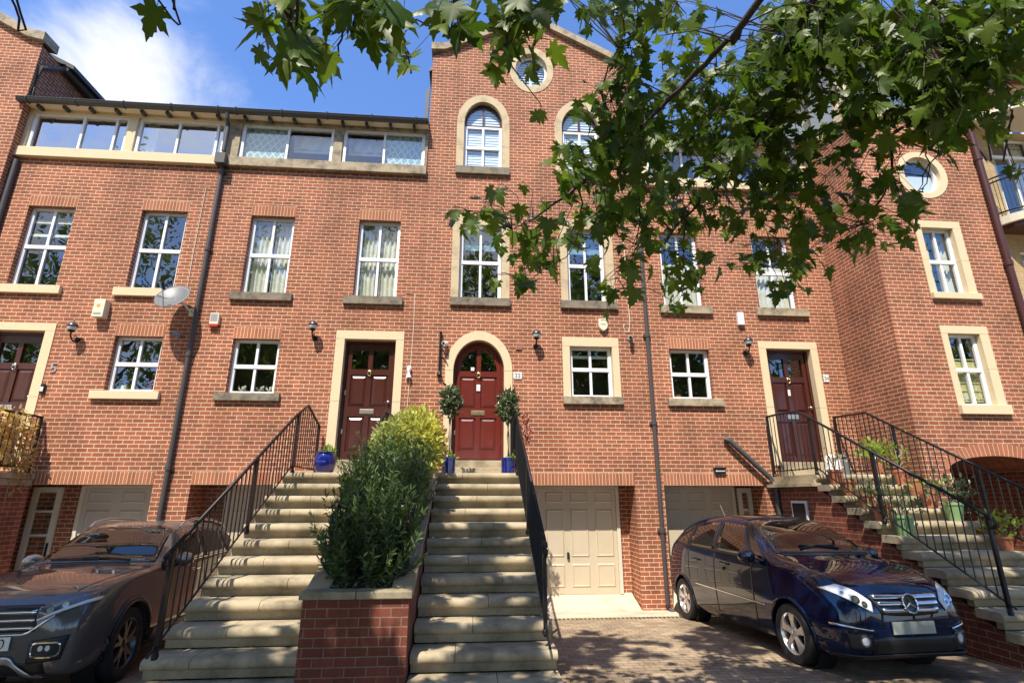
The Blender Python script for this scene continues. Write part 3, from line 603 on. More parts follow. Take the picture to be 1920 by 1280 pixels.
r = MB(); r.box(GC-.5, GC+.5, .26, .8, zc-.55, zc+.55, skip='f'); r.build('room', M['room'], rwo)
s = MB(); ring(s, GC, .385, .48, .53, .66, zc, 0, 2*math.pi, 40, -.012, .11); s.build('surround', M['cream_old'], rwo)
def half_blind(w, x0, x1, z0, z1, y):
    c = MB(); c.box(x0+.03, x1-.03, y+.12, y+.13, z0+(z1-z0)*.70, z1-.03); c.build('blind', M['blue_blind'], w)
M['blue_blind'] = plain('blue_blind', (.20, .34, .50), .8, noise=.2, nscale=4)
window(h3, -.28, .61, 5.775, 7.465, sill=(-.44,.80,5.60,5.773,'sill_dark'), surround=(-.44,.78,7.70,5.776,'cream_old'), curtain=half_blind)
window(h3, 2.02, 2.84, 5.775, 7.465, sill=(1.85,3.05,5.60,5.773,'sill_dark'), surround=(1.87,3.03,7.70,5.776,'cream_old'), curtain=half_blind)
window(h3, 2.01, 2.89, 3.755, 4.80, sill=(1.85,3.05,3.60,3.753,'weathered'), surround=(1.86,3.03,4.985,3.756,'cream'), rows=(.55,), curtain=lambda w,*a: slats(.3,'plastic_white',.74,.98)(w,*a))
door(h3, .172, .505, 2.53, 4.88, mt='door_red', arch=(4.25,.63), sur=(-.49,.84,5.065), spec=(4.27,4.5), marks=((.172,3.93,.075,.13,'plastic_white'), (.05,4.31,.07,.07,'plastic_white')))
garage_door(h3, .98, 2.93, .09, 2.0, RD-.07)
# grey vent pipe standing behind the left shoulder of the gable
p = MB(); p.box(-1.16, -1.08, -.05, .05, 10.0, 10.9); p.lathe((-1.12, 0, 10.3), [(.05,0),(.05,.1)], 8); p.build('vent_pipe', M['lead'], h3)
wire(h3, [(3.28,-.012,7.3),(3.30,-.012,5.35),(3.27,-.012,5.12),(3.2,-.012,5.12),(3.16,-.012,5.22),(3.18,-.012,5.3)], .008, 'plastic_cream')
# --- house at the foot of the corner tower
h4 = thing('terraced_house', (5.77, 0, 0), 'red brick terraced house half hidden by leaves, between the gable and the corner tower', 'house')
mb = MB(); X0, X1 = 3.66, 7.87
ops = [(4.08,4.95,5.74,7.47), (6.20,7.07,5.74,7.47), (4.09,4.95,3.745,4.79), (6.10,7.26,2.3,4.92,None,.2), (X0+.02,X1-.02,8.7,9.8,None,.2)]
wall_front(mb, X0, X1, 2.06, 10.0, ops); mb.poly([(X0,0,-.2),(3.76,0,-.2),(3.76,0,2.06),(X0,0,2.06)]); mb.poly([(5.77,0,-.2),(X1,0,-.2),(X1,0,2.06),(5.77,0,2.06)])
recess(mb, 3.76, 5.77); mb.poly([(3.76,0,2.06),(5.77,0,2.06),(5.77,RD,2.06),(3.76,RD,2.06)]); shell(mb, X0, X1, -.2, 9.8); mb.build('wall', M['brick'], h4)
soldier(h4, 3.76, 5.76, 2.06, 2.285)
for a, b, z in ((4.07,4.96,7.475), (6.19,7.08,7.475), (4.08,4.96,4.795)): soldier(h4, a, b, z, z+.228)
window(h4, 4.08, 4.95, 5.74, 7.47, sill=(3.97,5.10,5.56,5.738,'weathered'), curtain=cur_net); window(h4, 6.20, 7.07, 5.74, 7.47, sill=(6.10,7.24,5.56,5.738,'weathered'), curtain=cur_net)
w = window(h4, 4.09, 4.95, 3.745, 4.79, sill=(3.98,5.12,3.59,3.743,'weathered'))
q = MB(); q.lathe((4.30,.24,3.76), [(0,0),(.05,0),(.065,.10),(0,.10)], 10); q.build('sill_pot', M['terracotta'], w); q = MB()
for k in range(14): a = k*.9; q.poly([(4.30,.24,3.86),(4.30+.08*math.cos(a),.24+.04*math.sin(a),3.95+.05*(k%3)),(4.30+.09*math.cos(a+.5),.24,3.92+.05*(k%3))])
q.build('sill_plant', M['bay_leaf'], w)
door(h4, 6.68, .49, 2.46, 4.84, mt='door_brown', sur=(6.03,7.325,5.0), marks=((6.66,3.93,.05,.13,'plastic_white'),))
garage_door(h4, 3.86, 5.33, .08, 2.0, RD-.07, 'garage', 3); half_glazed(h4, 5.40+.06, 5.76, .08, 2.02, RD-.07, 1)
terrace_top(h4, X0, X1, [(3.95,5.65), (5.85,7.60)], (3.72,7.85), 'cream')
window(h4, 3.95, 5.65, 8.815, 9.72, rec=.02, rows=(), cols=(.5,), curtain=cur_pair(.3)); window(h4, 5.85, 7.60, 8.815, 9.72, rec=.02, rows=(), cols=(.5,), curtain=cur_pair(.3))
# downpipes
downpipe(h1, -5.34, -.1, 8.58, collars=(2.3, 4.4, 6.6, 8.4)); dp = MB(); dp.tube([(-5.34,-.25,9.78),(-5.34,-.22,9.66),(-5.34,-.13,9.5),(-5.34,-.13,8.9)], .045, 10); dp.box(-5.44,-5.24,-.24,-.02,8.56,8.80); dp.build('rainwater_head', M['gutter'], h1)
downpipe(h3, 3.635, -.12, 7.05, collars=(3.2, 5.0, 6.9, 1.2))
wp = MB(); wp.tube([(5.05,-.05,2.95),(5.13,-.10,2.90),(5.84,-.12,2.20),(5.92,-.14,2.06),(5.93,-.14,-.1)], .05, 10); wp.lathe((5.93,-.14,2.0), [(.05,0),(.062,.01),(.062,.09),(.05,.1)], 10); smooth_by_angle(wp.build('waste_pipe', M['gutter'], h4), 40)
# ------------------------------------------------------------ neighbours
# gabled end of the next house on the left, standing a little forward
h0 = thing('gabled_house', (-11.9, -.2, 0), 'neighbouring gabled brick house cut by the left edge, with a stone coping and shoulder', 'house')
mb = MB(); Y0 = -.2; X1 = -9.47; zk = 11.38
mb.poly([(-14.4,Y0,-.2),(X1,Y0,-.2),(X1,Y0,zk),(-11.9,Y0,zk+1.30),(-14.4,Y0,zk)]); shell(mb, -14.4, X1, -.2, zk-.1, 8.5, Y0); mb.build('wall', M['brick'], h0)
cp = MB(); P = [(-11.9,zk+1.26),(X1-.28,zk+.06),(X1+.06,zk-.02),(X1+.06,zk+.20),(X1-.24,zk+.24),(-11.9,zk+1.50)]
cp.prism([(x,Y0-.10,z) for x, z in P], (0,.42,0)); cp.prism([(-23.8-x,Y0-.10,z) for x, z in P[::-1]], (0,.42,0)); cp.build('coping', M['weathered'], h0)
rf = MB()
for s in (1,-1): rf.prism([(-11.9,.3,zk+1.3),(-11.9+s*2.75,.3,zk-.12),(-11.9+s*2.75,.3,zk-.22),(-11.9,.3,zk+1.15)][::s], (0,8,0))
rf.build('roof', M['lead'], h0)
g = MB(); g.tube([(X1+.12,.32,zk-.2),(X1+.12,8.3,zk-.2)], .09, 10); smooth_by_angle(g.build('gutter', M['gutter'], h0), 50)
p = MB(); p.tube([(X1+.10,.36,zk-.2),(X1+.02,-.12,zk-.6),(X1+.02,-.12,9.95)], .05, 8); p.tube([(X1+.06,-.06,8.5),(X1+.06,-.06,2.4)], .055, 8); smooth_by_angle(p.build('downpipe', M['pipe_grey'], h0), 50)
# corner tower
tw = thing('corner_tower', (9.4, -1.44, 0), 'tall red brick corner block at the right with cream window surrounds and a round window', 'building')
mb = MB(); TX0, TX1, TY = 7.875, 10.60, -1.44
tops = [(8.88,9.64,5.56,7.06), (8.89,9.62,3.39,4.84), (9.24-.40,9.24+.40,8.24-.43,8.24+.43,('oval',))]
AC, AR, AZ, AH = 9.28, .93, 2.30, .24
wall_front(mb, TX0, TX1, 2.54, 9.6, tops, TY, .12)
mb.poly([(TX0,TY,-.2),(AC-AR,TY,-.2),(AC-AR,TY,2.54),(TX0,TY,2.54)]); mb.poly([(AC+AR,TY,-.2),(TX1,TY,-.2),(TX1,TY,2.54),(AC+AR,TY,2.54)])
A = arc(AC, AR, AZ, AH, math.pi, 0, 20, TY)
wl = mb; tn = MB()
for q, w_ in zip(A, A[1:]): wl.poly([q, w_, (w_[0],TY,2.54), (q[0],TY,2.54)]); tn.poly([w_, q, (q[0],TY+3.4,q[2]), (w_[0],TY+3.4,w_[2])])
mb = tn
mb.poly([(AC-AR,TY,-.2),(AC-AR,TY,AZ),(AC-AR,TY+.4,AZ),(AC-AR,TY+.4,-.2)]); mb.poly([(AC+AR,TY,-.2),(AC+AR,TY+3.4,-.2),(AC+AR,TY+3.4,AZ),(AC+AR,TY,AZ)]); mb.poly([(AC-AR,TY+.4,-.2),(AC-AR,TY+.4,AZ),(AC-AR,TY+3.4,AZ),(AC-AR,TY+3.4,-.2)])
mb.poly([(AC-AR,TY+3.4,-.2),(AC-AR,TY+3.4,AZ+AH),(AC+AR,TY+3.4,AZ+AH),(AC+AR,TY+3.4,-.2)][::-1])
tn.build('shade_toned_passage', M['brick_side'], tw); mb = wl; shell(mb, TX0, TX1, -.2, 9.6, 9, TY); mb.build('wall', M['brick'], tw)  # archway interior takes a darker brick: its shade is put into the colour
rg = MB(); n = 34
for i in range(n):
    a0, a1 = math.pi*(1-i/n), math.pi*(1-(i+1)/n); I = arc(AC, AR, AZ, AH, a0, a1, 1, TY-.004); O = arc(AC, AR+.10, AZ, AH+.225, a0, a1, 1, TY-.004)
    rg.poly([I[0], I[1], O[1], O[0]], uv=[(0,.0768*i*1.0),(0,.0768*i+.0768),(0,.0768*i+.0768),(0,.0768*i)])
for i in range(len(rg.f)): rg.uv[i] = [(.0768*i+.002,.012),(.0768*(i+1)-.002,.012),(.0768*(i+1)-.002,.222),(.0768*i+.002,.222)]
rg.build('arch_ring', M['soldier'], tw)
window(tw, 8.92, 9.60, 5.60, 7.02, TY, rec=.09, surround=(8.79,9.77,7.17,5.61,'cream'), sill=(8.79,9.79,5.48,5.607,'cream'), curtain=cur_pair(.42,'curtain',.1)); 
def yblind(w, x0, x1, z0, z1, y):
    c = MB(); c.box(x0+.03, x1-.03, y+.10, y+.11, z0+.1, z1-.5)
    for k in range(6): c.box(x0+.03, x1-.03, y+.085, y+.10, z0+.15+k*.15, z0+.17+k*.15)
    c.build('blind', M['yellow_blind'], w)
M['yellow_blind'] = plain('yellow_blind', (.62, .55, .24), .8)
window(tw, 8.93, 9.58, 3.43, 4.80, TY, rec=.09, surround=(8.80,9.76,4.95,3.44,'cream'), sill=(8.80,9.78,3.27,3.437,'cream'), curtain=yblind)
rw = MB(); zc = 8.24; ring(rw, 9.24, .345, .375, .40, .43, zc, 0, 2*math.pi, 40, TY+.08, TY+.13); rwo = rw.build('round_window', M['upvc'], tw)
g = MB(); g.poly(arc(9.24, .37, zc, .40, 0, 2*math.pi*39/40, 39, TY+.11)); g.build('pane', M['glass'], rwo)
r = MB(); r.box(8.6, 9.9, TY+.2, TY+.8, 7.5, 8.9, skip='f'); r.build('room', M['room'], rwo); r = MB(); r.box(8.84, 9.64, TY+.16, TY+.165, 7.82, 8.3); r.build('blind', M['blind'], rwo)
s = MB(); ring(s, 9.24, .395, .425, .55, .55, zc, 0, 2*math.pi, 40, TY-.012, TY+.085); s.build('surround', M['cream'], rwo)
# glazed attic storey with a dark oversailing roof
at_ = MB(); at_.box(TX0-.05, TX1, TY-.06, TY+6, 9.6, 9.78)
for x in (TX0+.02, 8.75, 9.65, TX1-.14): at_.box(x, x+.12, TY+.02, TY+.14, 9.78, 11.35)
for y in (TY+.25, TY+1.2): at_.box(TX0+.02, TX0+.12, y, y+.12, 9.78, 11.35)
at_.box(TX0+.02, TX1, TY+.025, TY+.135, 11.2, 11.4); at_.box(TX0+.022, TX0+.12, TY+.2, TY+6, 11.21, 11.4); at_.build('attic_frame', M['cream'], tw)
g = MB(); g.poly([(TX0+.06,TY+.08,9.78),(TX1,TY+.08,9.78),(TX1,TY+.08,11.2),(TX0+.06,TY+.08,11.2)]); g.poly([(TX0+.06,TY+.08,9.78),(TX0+.06,TY+.08,11.2),(TX0+.06,TY+6,11.2),(TX0+.06,TY+6,9.78)]); g.build('attic_pane', M['glass'], tw)
r = MB(); r.box(TX0+.3, TX1-.02, TY+.5, TY+6, 9.79, 11.2); r.build('attic_room', M['curtain'], tw)
rf = MB(); rf.box(TX0-.45, TX1+.3, TY-.55, TY+7, 11.72, 11.95); rf.box(TX0-.15, TX1, TY-.2, TY+7, 11.4, 11.719); rf.build('roof', M['door_dark'], tw)
p = MB(); p.tube([(10.53,TY-.08,-.1),(10.53,TY-.08,11.4)], .06, 10); 
for z in (1.5,3.8,6.2,8.6): p.lathe((10.53,TY-.08,z), [(.06,0),(.075,.01),(.075,.1),(.06,.11)], 10)
smooth_by_angle(p.build('downpipe', M['pipe_maroon'], tw), 40)
d = MB(); d.box(AC-AR+.02, AC-AR+.06, TY+.05, TY+.4, -.1, 2.25); d.build('jamb_lining', M['cream'], tw)
# inner end of the passage: a lit slit beyond a brick pier
d = MB(); d.box(9.05, 9.75, TY+1.6, TY+1.9, -.1, 2.5); d.build('passage_pier', M['brick_side'], tw)
# yellow brick apartments with balconies
yb = thing('apartment_building', (14, .4, 0), 'yellow brick apartment building with balconies at the right edge', 'building')
mb = MB(); YY = .4; wall_front(mb, 10.61, 20, -.2, 12.6, [(13.25,14.5,8.45,10.85), (13.9,15.2,10.99,12.4), (13.25,14.5,5.2,7.6), (11.6,12.7,10.9,12.3)], YY, .15); shell(mb, 10.61, 20, -.2, 12.6, 9, YY); mb.build('wall', M['yellow_brick'], yb)
window(yb, 13.25, 14.5, 8.45, 10.85, YY, rows=(.78,), cols=(.5,), curtain=cur_pair(.3)); window(yb, 13.9, 15.2, 10.99, 12.4, YY, rows=(), cols=(.5,), curtain=cur_pair(.4)); window(yb, 13.25, 14.5, 5.2, 7.6, YY, rows=(.78,), cols=(.5,), curtain=cur_pair(.3)); window(yb, 11.6, 12.7, 10.9, 12.3, YY, rows=(), cols=(.5,), curtain=cur_pair(.4))
def balcony(zf):
    bc, ry = 14.6, 1.15; s = MB(); n = 28; a = [(bc+1.95*math.cos(t), YY-ry*math.sin(t)) for t in np.linspace(math.pi, 0, n)]
    s.prism([(x,y,zf-.22) for x, y in a], (0,0,.20)); bo = s.build('balcony', M['offwhite'], yb)
    sd = MB(); sd.prism([(bc+(x-bc)*.95,YY+(y-YY)*.93,zf-.34) for x, y in a], (0,0,.115)); sd.build('balcony_soffit', M['door_dark'], bo)
    r = MB(); b = [(bc+(x-bc)*.97, YY+(y-YY)*.95) for x, y in a]
    for z in (.10, .94, 1.05): r.tube([(x,y,zf+z) for x, y in b], .02, 6)
    for k in range(54):
        t = math.pi*(1-k/53); x, y = bc+1.89*math.cos(t), YY-1.09*math.sin(t); bow = .06*math.sin(math.pi*.3); r.tube([(x,y,zf),(x,y,zf+1.0)], .009, 4)
    r.build('balcony_railing', M['iron'], bo)
balcony(8.35); balcony(5.0)
cn = MB(); bc = 14.6
cn.prism([(bc+2.0*math.cos(t),YY-1.15*math.sin(t),11.05) for t in np.linspace(math.pi,0,20)], (0,0,.10)); cn.build('canopy', M['offwhite'], yb)
st = MB()
for t in np.linspace(math.pi, 0, 9): x, y = bc+1.9*math.cos(t), YY-1.08*math.sin(t); st.tube([(x,y,11.04),(x,y,9.4)] if .9 < t < 2.2 else [(x,y,11.04),(bc+(x-bc)*.8,YY-.02,10.1)], .022, 5)
st.build('canopy_strut', M['iron'], yb)
rf = MB(); rf.box(10.2, 20.5, YY-.7, YY+9, 12.9, 13.1); rf.box(10.61, 20, YY-.2, YY+9, 12.6, 12.899); rf.build('roof', M['door_dark'], yb)

# ------------------------------------------------------------ ground
def gz(y): return -.1 if y > 0 else (-.1-.04*y if y > -9 else .26)
def sheet(name, m, x0, x1, ys, dz=0., nx=1):
    mb = MB()
    for a, b in zip(ys, ys[1:]):
        for i in range(nx):
            p, q = x0+(x1-x0)*i/nx, x0+(x1-x0)*(i+1)/nx; mb.poly([(p,a,gz(a)+dz),(q,a,gz(a)+dz),(q,b,gz(b)+dz),(p,b,gz(b)+dz)])
    return struct(mb.build(name, m))
sheet('ground', M['concrete'], -600, 600, [-600, -9, 0, 600], -.006)
sheet('driveway', M['paving'], -40, 40, [-16, -9, -.86], 0.)
sheet('road', plain('asphalt', (.05,.05,.052), .9, bump=.4, nscale=20), -60, 60, [-22, -16.01], 0.)
ap = MB()
for a, b in ((-8.0,-5.60),(-4.92,-2.62),(.87,3.17),(3.78,5.75)):
    ap.poly([(a,0,-.092),(b,0,-.092),(b,RD,.10),(a,RD,.10)]); ap.poly([(a,-.70,-.07),(b,-.70,-.07),(b,0,-.092),(a,0,-.092)])
struct(ap.build('garage_apron', M['concrete']))
dr = MB(); dr.box(-9, 6, -.86, -.72, -.2, -.062); 
dr = dr.build('drain_channel', M['coping']); gr = MB(); x = .9
while x < 5.8: gr.box(x, x+.035, -.84, -.74, -.061, -.058); x += .07
tag(dr, 'narrow pale drain channel crossing the drive in front of the garages', 'drain')
g_ = gr.build('drain_slots', M['black'], dr)

# ------------------------------------------------------------ staircases
RISE, GO, ZL, YL = .178, .312, 2.22, -1.45
def stairs(name, x0, x1, label, nstep=12, doorx=None, xl0=None, xl1=None, inset=.004):
    t = thing(name, ((x0+x1)/2, YL, 0), label, 'staircase', 'stone stairs up to the front doors')
    for k in range(nstep):
        z = ZL-RISE*k; y = YL-GO*k; yb_ = 0.0 if k == 0 else y+GO+.03
        if k == 0: a, b = xl0 if xl0 is not None else x0, xl1 if xl1 is not None else x1
        else: a, b = x0, x1
        # tread with rounded nosing, in two stones
        prof = [(yb_, z-.10), (y+.04, z-.10), (y+.014, z-.092), (y, z-.068), (y-.002, z-.042), (y+.012, z-.014), (y+.042, z), (yb_, z)]
        s = MB(); j = a+(b-a)*(.30+.4*((k*37) % 10)/10)
        for p, q in ((a, j-.003), (j+.003, b)): s.prism([(p, yy, zz) for yy, zz in prof], (q-p, 0, 0))
        # riser below it
        s.box(a+inset, b-inset, y+.066, y+.16, z-RISE+.002, z-.101)
        o = s.build('step', M['step'], t); smooth_by_angle(o, 50)
    w = MB(); yl, zl = YL-GO*(nstep-1), ZL-RISE*(nstep-1)
    for xx in (x0+.06, x1-.16):
        P = [(0,-.3),(YL+.1-GO*(nstep-1),-.3),(YL+.10-GO*(nstep-1), zl-.22)]
        w.prism([(xx,0,-.3),(xx,YL-GO*(nstep-1)+.12,-.3),(xx,YL-GO*(nstep-1)+.12,zl-.22),(xx,YL+.12,ZL-.22),(xx,0,ZL-.22)], (.10,0,0))
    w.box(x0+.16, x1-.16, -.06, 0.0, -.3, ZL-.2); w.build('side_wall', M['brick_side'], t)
    if doorx:
        s = MB()
        for i in (1, 2): s.box(doorx-.52-.04*(2-i), doorx+.52+.04*(2-i), -.58+.28*i, .14, ZL+.145*(i-1)+.002, ZL+.145*i)
        bevel(s.build('door_step', M['step'], t), .015)
    return t
s2 = stairs('stone_staircase', -2.90, -1.49, 'sandy stone stairs with bullnosed treads to the left of the big shrub', doorx=-1.98, xl0=-2.9, xl1=-1.32)
s3 = stairs('stone_staircase', -.50, .90, 'straight sandy stone stairs to the red arched door', doorx=.172)
s4 = stairs('stone_staircase', 5.90, 7.45, 'shaded stone stairs at the right lined with flowerpots behind the navy car', nstep=13, doorx=6.68, inset=.05)
l4 = MB(); l4.box(5.80, 5.99, -1.42, -.02, 2.02, 2.075); l4.box(5.86, 5.95, -1.40, -.02, 2.076, 2.134); l4.build('landing_moulding', M['step'], s4)
# low window in the stair's flank wall, and its soldier head
w4 = MB(); w4.box(5.925, 5.955, -.99, -.55, 1.25, 1.78); frame = w4.build('flank_window', M['upvc'], s4); g = MB(); g.box(5.915, 5.924, -.95, -.59, 1.29, 1.74); g.build('pane', M['black'], frame)
tp = MB(); sl_ = thing('entrance_landing', (-8.4, -1, 0), 'shaded brick entrance landing wall at the left edge with a stone edge', 'landing')
tp.box(-9.4, -7.62, -1.55, -.01, -.2, 2.03); tp.build('side_wall', M['brick_side'], sl_); t2 = MB(); t2.box(-9.42, -7.56, -1.62, -.012, 2.145, 2.24); t2.box(-9.41, -7.59, -1.58, -.012, 2.03, 2.143); bevel(t2.build('landing_slab', M['coping'], sl_), .012)
for i in (1,2):
    pass
# planter between the two stairs
pl = thing('brick_planter', (-1.0, -4.7, 0), 'raised brick planter with stone coping between the two stone staircases', 'planter')
PX0, PX1, PY = -1.475, -.515, -4.78
mb = MB(); mb.box(PX0, PX1, PY, PY+.14, -.1, .945)
for x in (PX0+.001, PX1-.141): mb.prism([(x,PY+.141,-.1),(x,PY+.141,.93),(x,YL,2.12),(x,YL,-.1)], (.14,0,0))
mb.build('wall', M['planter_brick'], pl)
cp = MB(); c = .03; m_ = (PX0+PX1)/2
cp.box(PX0-c, m_-.003, PY-.035, PY+.18, .95, 1.015); cp.box(m_+.003, PX1+c, PY-.035, PY+.18, .95, 1.015)
for x0, x1 in ((PX0-c+.002, PX0+.19), (PX1-.19, PX1+c-.002)):
    n = 4
    for i in range(n):
        f = lambda u: (PY+.183+(YL+.05-PY-.183)*u, .955+(2.18-.955)*u); a, b = f(i/n), f((i+1)/n-.004)
        cp.prism([(x0,a[0],a[1]),(x1,a[0],a[1]),(x1,b[0],b[1]),(x0,b[0],b[1])], (0,0,.062))
bevel(cp.build('coping', M['coping'], pl), .01)
so_ = MB(); so_.poly([(PX0+.13,PY+.14,.93),(PX1-.13,PY+.14,.93),(PX1-.13,YL,2.0),(PX0+.13,YL,2.0)]); so_.build('soil', M['soil'], pl)

# ------------------------------------------------------------ railings
def scroll(mb, p, d, r=.06, n=10):
    """lamb's tongue end of a handrail curling over in direction d"""
    p = Vector(p); d = Vector(d).normalized(); up = Vector((0,0,1)); pts = []
    for k in range(n+1): a = k/n*math.pi*1.35; pts.append(p + d*(r*math.sin(a)) + up*(-r*(1-math.cos(a))))
    mb.tube(pts, [.026-.008*k/n for k in range(n+1)], 7)
def railing(label, x, top, base, name='stair_railing', posts=(), spacing=.115, m='iron_red', bottom_gap=.10, group='iron railings beside the front steps', bow=False):
    """top/base: polylines (y, z) of handrail and of the line its feet stand on"""
    t = thing(name, (x, base[0][0], base[0][1]), label, 'railing', group)
    def zi(pl, y):
        for (a, b), (c, d) in zip(pl, pl[1:]):
            lo, hi = min(a, c), max(a, c)
            if lo-1e-6 <= y <= hi+1e-6: return b+(d-b)*((y-a)/(c-a) if abs(c-a) > 1e-9 else 0)
        return pl[-1][1]
    h = MB()
    h.tube([(x, y, z) for y, z in top], .021, 8); scroll(h, (x, top[-1][0], top[-1][1]), (0, -1, -.35)); h.build('handrail', M[m], t, True)
    y0, y1 = top[0][0], top[-1][0]; b = MB()
    bb = [(y, z+bottom_gap) for y, z in base]; b.tube([(x, y, z) for y, z in bb], .012, 6); b.build('bottom_rail', M[m], t)
    n = int(abs(y1-y0)/spacing)
    for i in range(1, n):
        y = y0+(y1-y0)*i/n
        if any(abs(y-q) < .05 for q in posts): continue
        s = MB(); zt, zb = zi(top, y)-.012, zi(bb, y)-.02
        s.tube([(x, y, zb), (x, y, zt)], .0085, 5); s.build('baluster', M[m], t)
    for q in posts:
        s = MB(); s.box(x-.019, x+.019, q-.019, q+.019, zi(base, q)-.02, zi(top, q)-.01); s.lathe((x, q, zi(base, q)), [(.034,0),(.030,.03),(.02,.05)], 8); s.build('post', M[m], t)
    return t
def nose(y): return ZL-RISE*((YL-y)/GO)
topl = [(-.20,3.36),(-1.10,3.32),(-1.62,3.04),(-4.62,1.36)]
base2 = [(-.20,ZL),(YL,ZL),(-4.75,nose(-4.75)+.06)]
railing('slim railing up the left side of the stairs beside the grey car', -2.76, [(-.12,3.10),(-.93,3.36),(-1.5,3.10),(-4.68,1.34)], base2, posts=(-.14,-1.4,-2.9,-4.62))
railing('black railing up the right side of the stairs to the red arched door', .80, [(-.20,3.28),(-1.2,3.26),(-1.7,2.98),(-4.52,1.40)], base2, posts=(-.22,-1.45,-2.95,-4.46), m='iron')
b4 = [(-.10,ZL),(YL,ZL),(-4.40,nose(-4.40)+.05)]
railing('railing along the open left side of the potted stairs behind the navy car', 5.93, [(-.12,3.38),(-.62,3.37),(-1.15,3.33),(-4.34,1.64)], b4, posts=(-.14,-1.42,-2.75,-4.32), m='iron')
railing('railing along the far right side of the potted stairs beside the tower arch', 7.40, [(-.05,3.40),(-.93,3.36),(-5.0,1.12)], [(-.05,ZL),(YL,ZL),(-5.1,nose(-5.1)+.05)], posts=(-.07,-1.5,-2.9,-4.9), m='iron')
def cop(y): return .955+(2.18-.955)*(y-(PY+.183))/(YL+.05-PY-.183)+.062
for xx, lab in ((PX0+.085, 'black scrolled handrail on the left coping of the planter beside the shrub'), (PX1-.085, 'black scrolled handrail on the right coping of the planter beside the shrub')):
    railing(lab, xx, [(-.35,3.26),(-1.3,3.24),(-4.30,1.62)], [(-.35,2.24),(-1.5,2.25),(-4.4,cop(-4.4))], posts=(-1.5,-2.9,-4.26), m='iron', group='scrolled handrails on the planter', bottom_gap=.16)
r1 = railing('railing round the left landing smothered in dried climber', -7.66, [(-.05,3.22),(-1.52,3.22),(-1.6,3.2)], [(-.05,2.24),(-1.6,2.24)], posts=(-.07,-1.5), m='iron')

# ------------------------------------------------------------ things fixed to the walls
def wall_lamp(x, z, label):
    t = thing('wall_lamp', (x, 0, z), label, 'lamp', 'globe wall lamps beside the front doors')
    b = MB(); b.lathe((x, -.012, z-.20), [(0,-.02),(.045,-.016),(.05,.012)], 12, 'y'); b.tube([(x,-.02,z-.22),(x,-.07,z-.26),(x,-.14,z-.24),(x,-.20,z-.17),(x,-.20,z-.11)], .014, 7); b.tube([(x,-.03,z-.17),(x,-.08,z-.13),(x,-.12,z-.2)], .008, 6); b.lathe((x,-.20,z-.12), [(.012,0),(.045,.02),(.06,.05)], 12); smooth_by_angle(b.build('bracket', M['iron'], t), 50)
    g = MB(); g.lathe((x,-.20,z), [(.055,-.072),(.078,-.04),(.085,0)], 16); g.build('globe', M['lampglass'], t, True)
    c = MB(); c.lathe((x,-.20,z), [(.088,-.012),(.092,.004),(.084,.035),(.06,.065),(.02,.083),(.012,.10),(.014,.12),(0,.135)], 16); c.build('cap', M['alloy_dark'], t, True)
    return t
lamp0 = wall_lamp(-7.43, 4.90, 'globe lamp on the left wall beside the dark door')
for x, z, lab in ((-3.06, 5.04, 'globe lamp between the small window and the brown door above the shrub'), (1.31, 4.97, 'globe lamp to the right of the red arched door'), (5.72, 4.93, 'globe lamp left of the brown door above the right stairs')):
    t = lamp0.copy(); COL.objects.link(t); t.location = (x, 0, z); t['label'] = lab
    for ch in list(lamp0.children): c = ch.copy(); COL.objects.link(c); c.parent = t
def alarm(x, z, w, hgt, label, kind):
    t = thing('alarm_box', (x, 0, z), label, 'alarm'); b = MB(); d = .10
    if kind == 'shield':
        P = [(x-w/2,z+hgt/2),(x-w/2,z-.02),(x-w*.42,z-hgt*.28),(x,z-hgt/2),(x+w*.42,z-hgt*.28),(x+w/2,z-.02),(x+w/2,z+hgt/2)]
        b.prism([(p,-d*.75,q) for p, q in P[::-1]], (0,d*.75,0)); bevel(b.build('case', M['plastic_cream'], t), .014, 3)
        f = MB()
        for zz in (z+hgt*.36, z+hgt*.02): f.box(x-w*.28, x+w*.28, -d*.75-.004, -d*.75, zz, zz+.014)
        f.build('slot', M['plastic_grey'], t)
    else:
        b.box(x-w/2, x+w/2, -d*(1.6 if kind == 'big' else .8), 0, z-hgt/2, z+hgt/2); bevel(b.build('case', M['plastic_cream' if kind != 'slim' else 'plastic_white'], t), .012, 3)
        if kind == 'big': f = MB(); f.box(x-w*.36, x+w*.3, -d*1.6-.003, -d*1.6, z-hgt*.36, z-hgt*.26); f.build('slot', M['plastic_grey'], t); f = MB(); f.lathe((x-.01,-d*1.6-.001,z+.05), [(0,-.003),(.035,-.003),(.035,.0)], 14, 'y'); f.build('emblem', M['orange_mark'], t)
        if kind == 'solar': f = MB(); f.box(x-w*.4, x+w*.34, -d*.8-.004, -d*.8, z-hgt*.22, z+hgt*.42); f.build('solar_panel', M['plastic_grey'], t); f = MB(); f.box(x-w*.5, x+w*.5, -d*.8, 0, z-hgt/2-.045, z-hgt/2-.002); f.build('strobe', M['red_plastic'], t)
    return t
alarm(-7.08, 5.30, .20, .36, 'bulky cream alarm box with an orange emblem on the left wall', 'big')
alarm(-4.98, 5.17, .165, .23, 'small solar alarm box with a red base right of the drainpipe', 'solar')
alarm(2.72, 5.25, .19, .27, 'shield shaped cream alarm box above the small cream framed window', 'shield')
alarm(5.70, 5.47, .135, .28, 'slim white alarm box on the wall of the right house', 'slim')
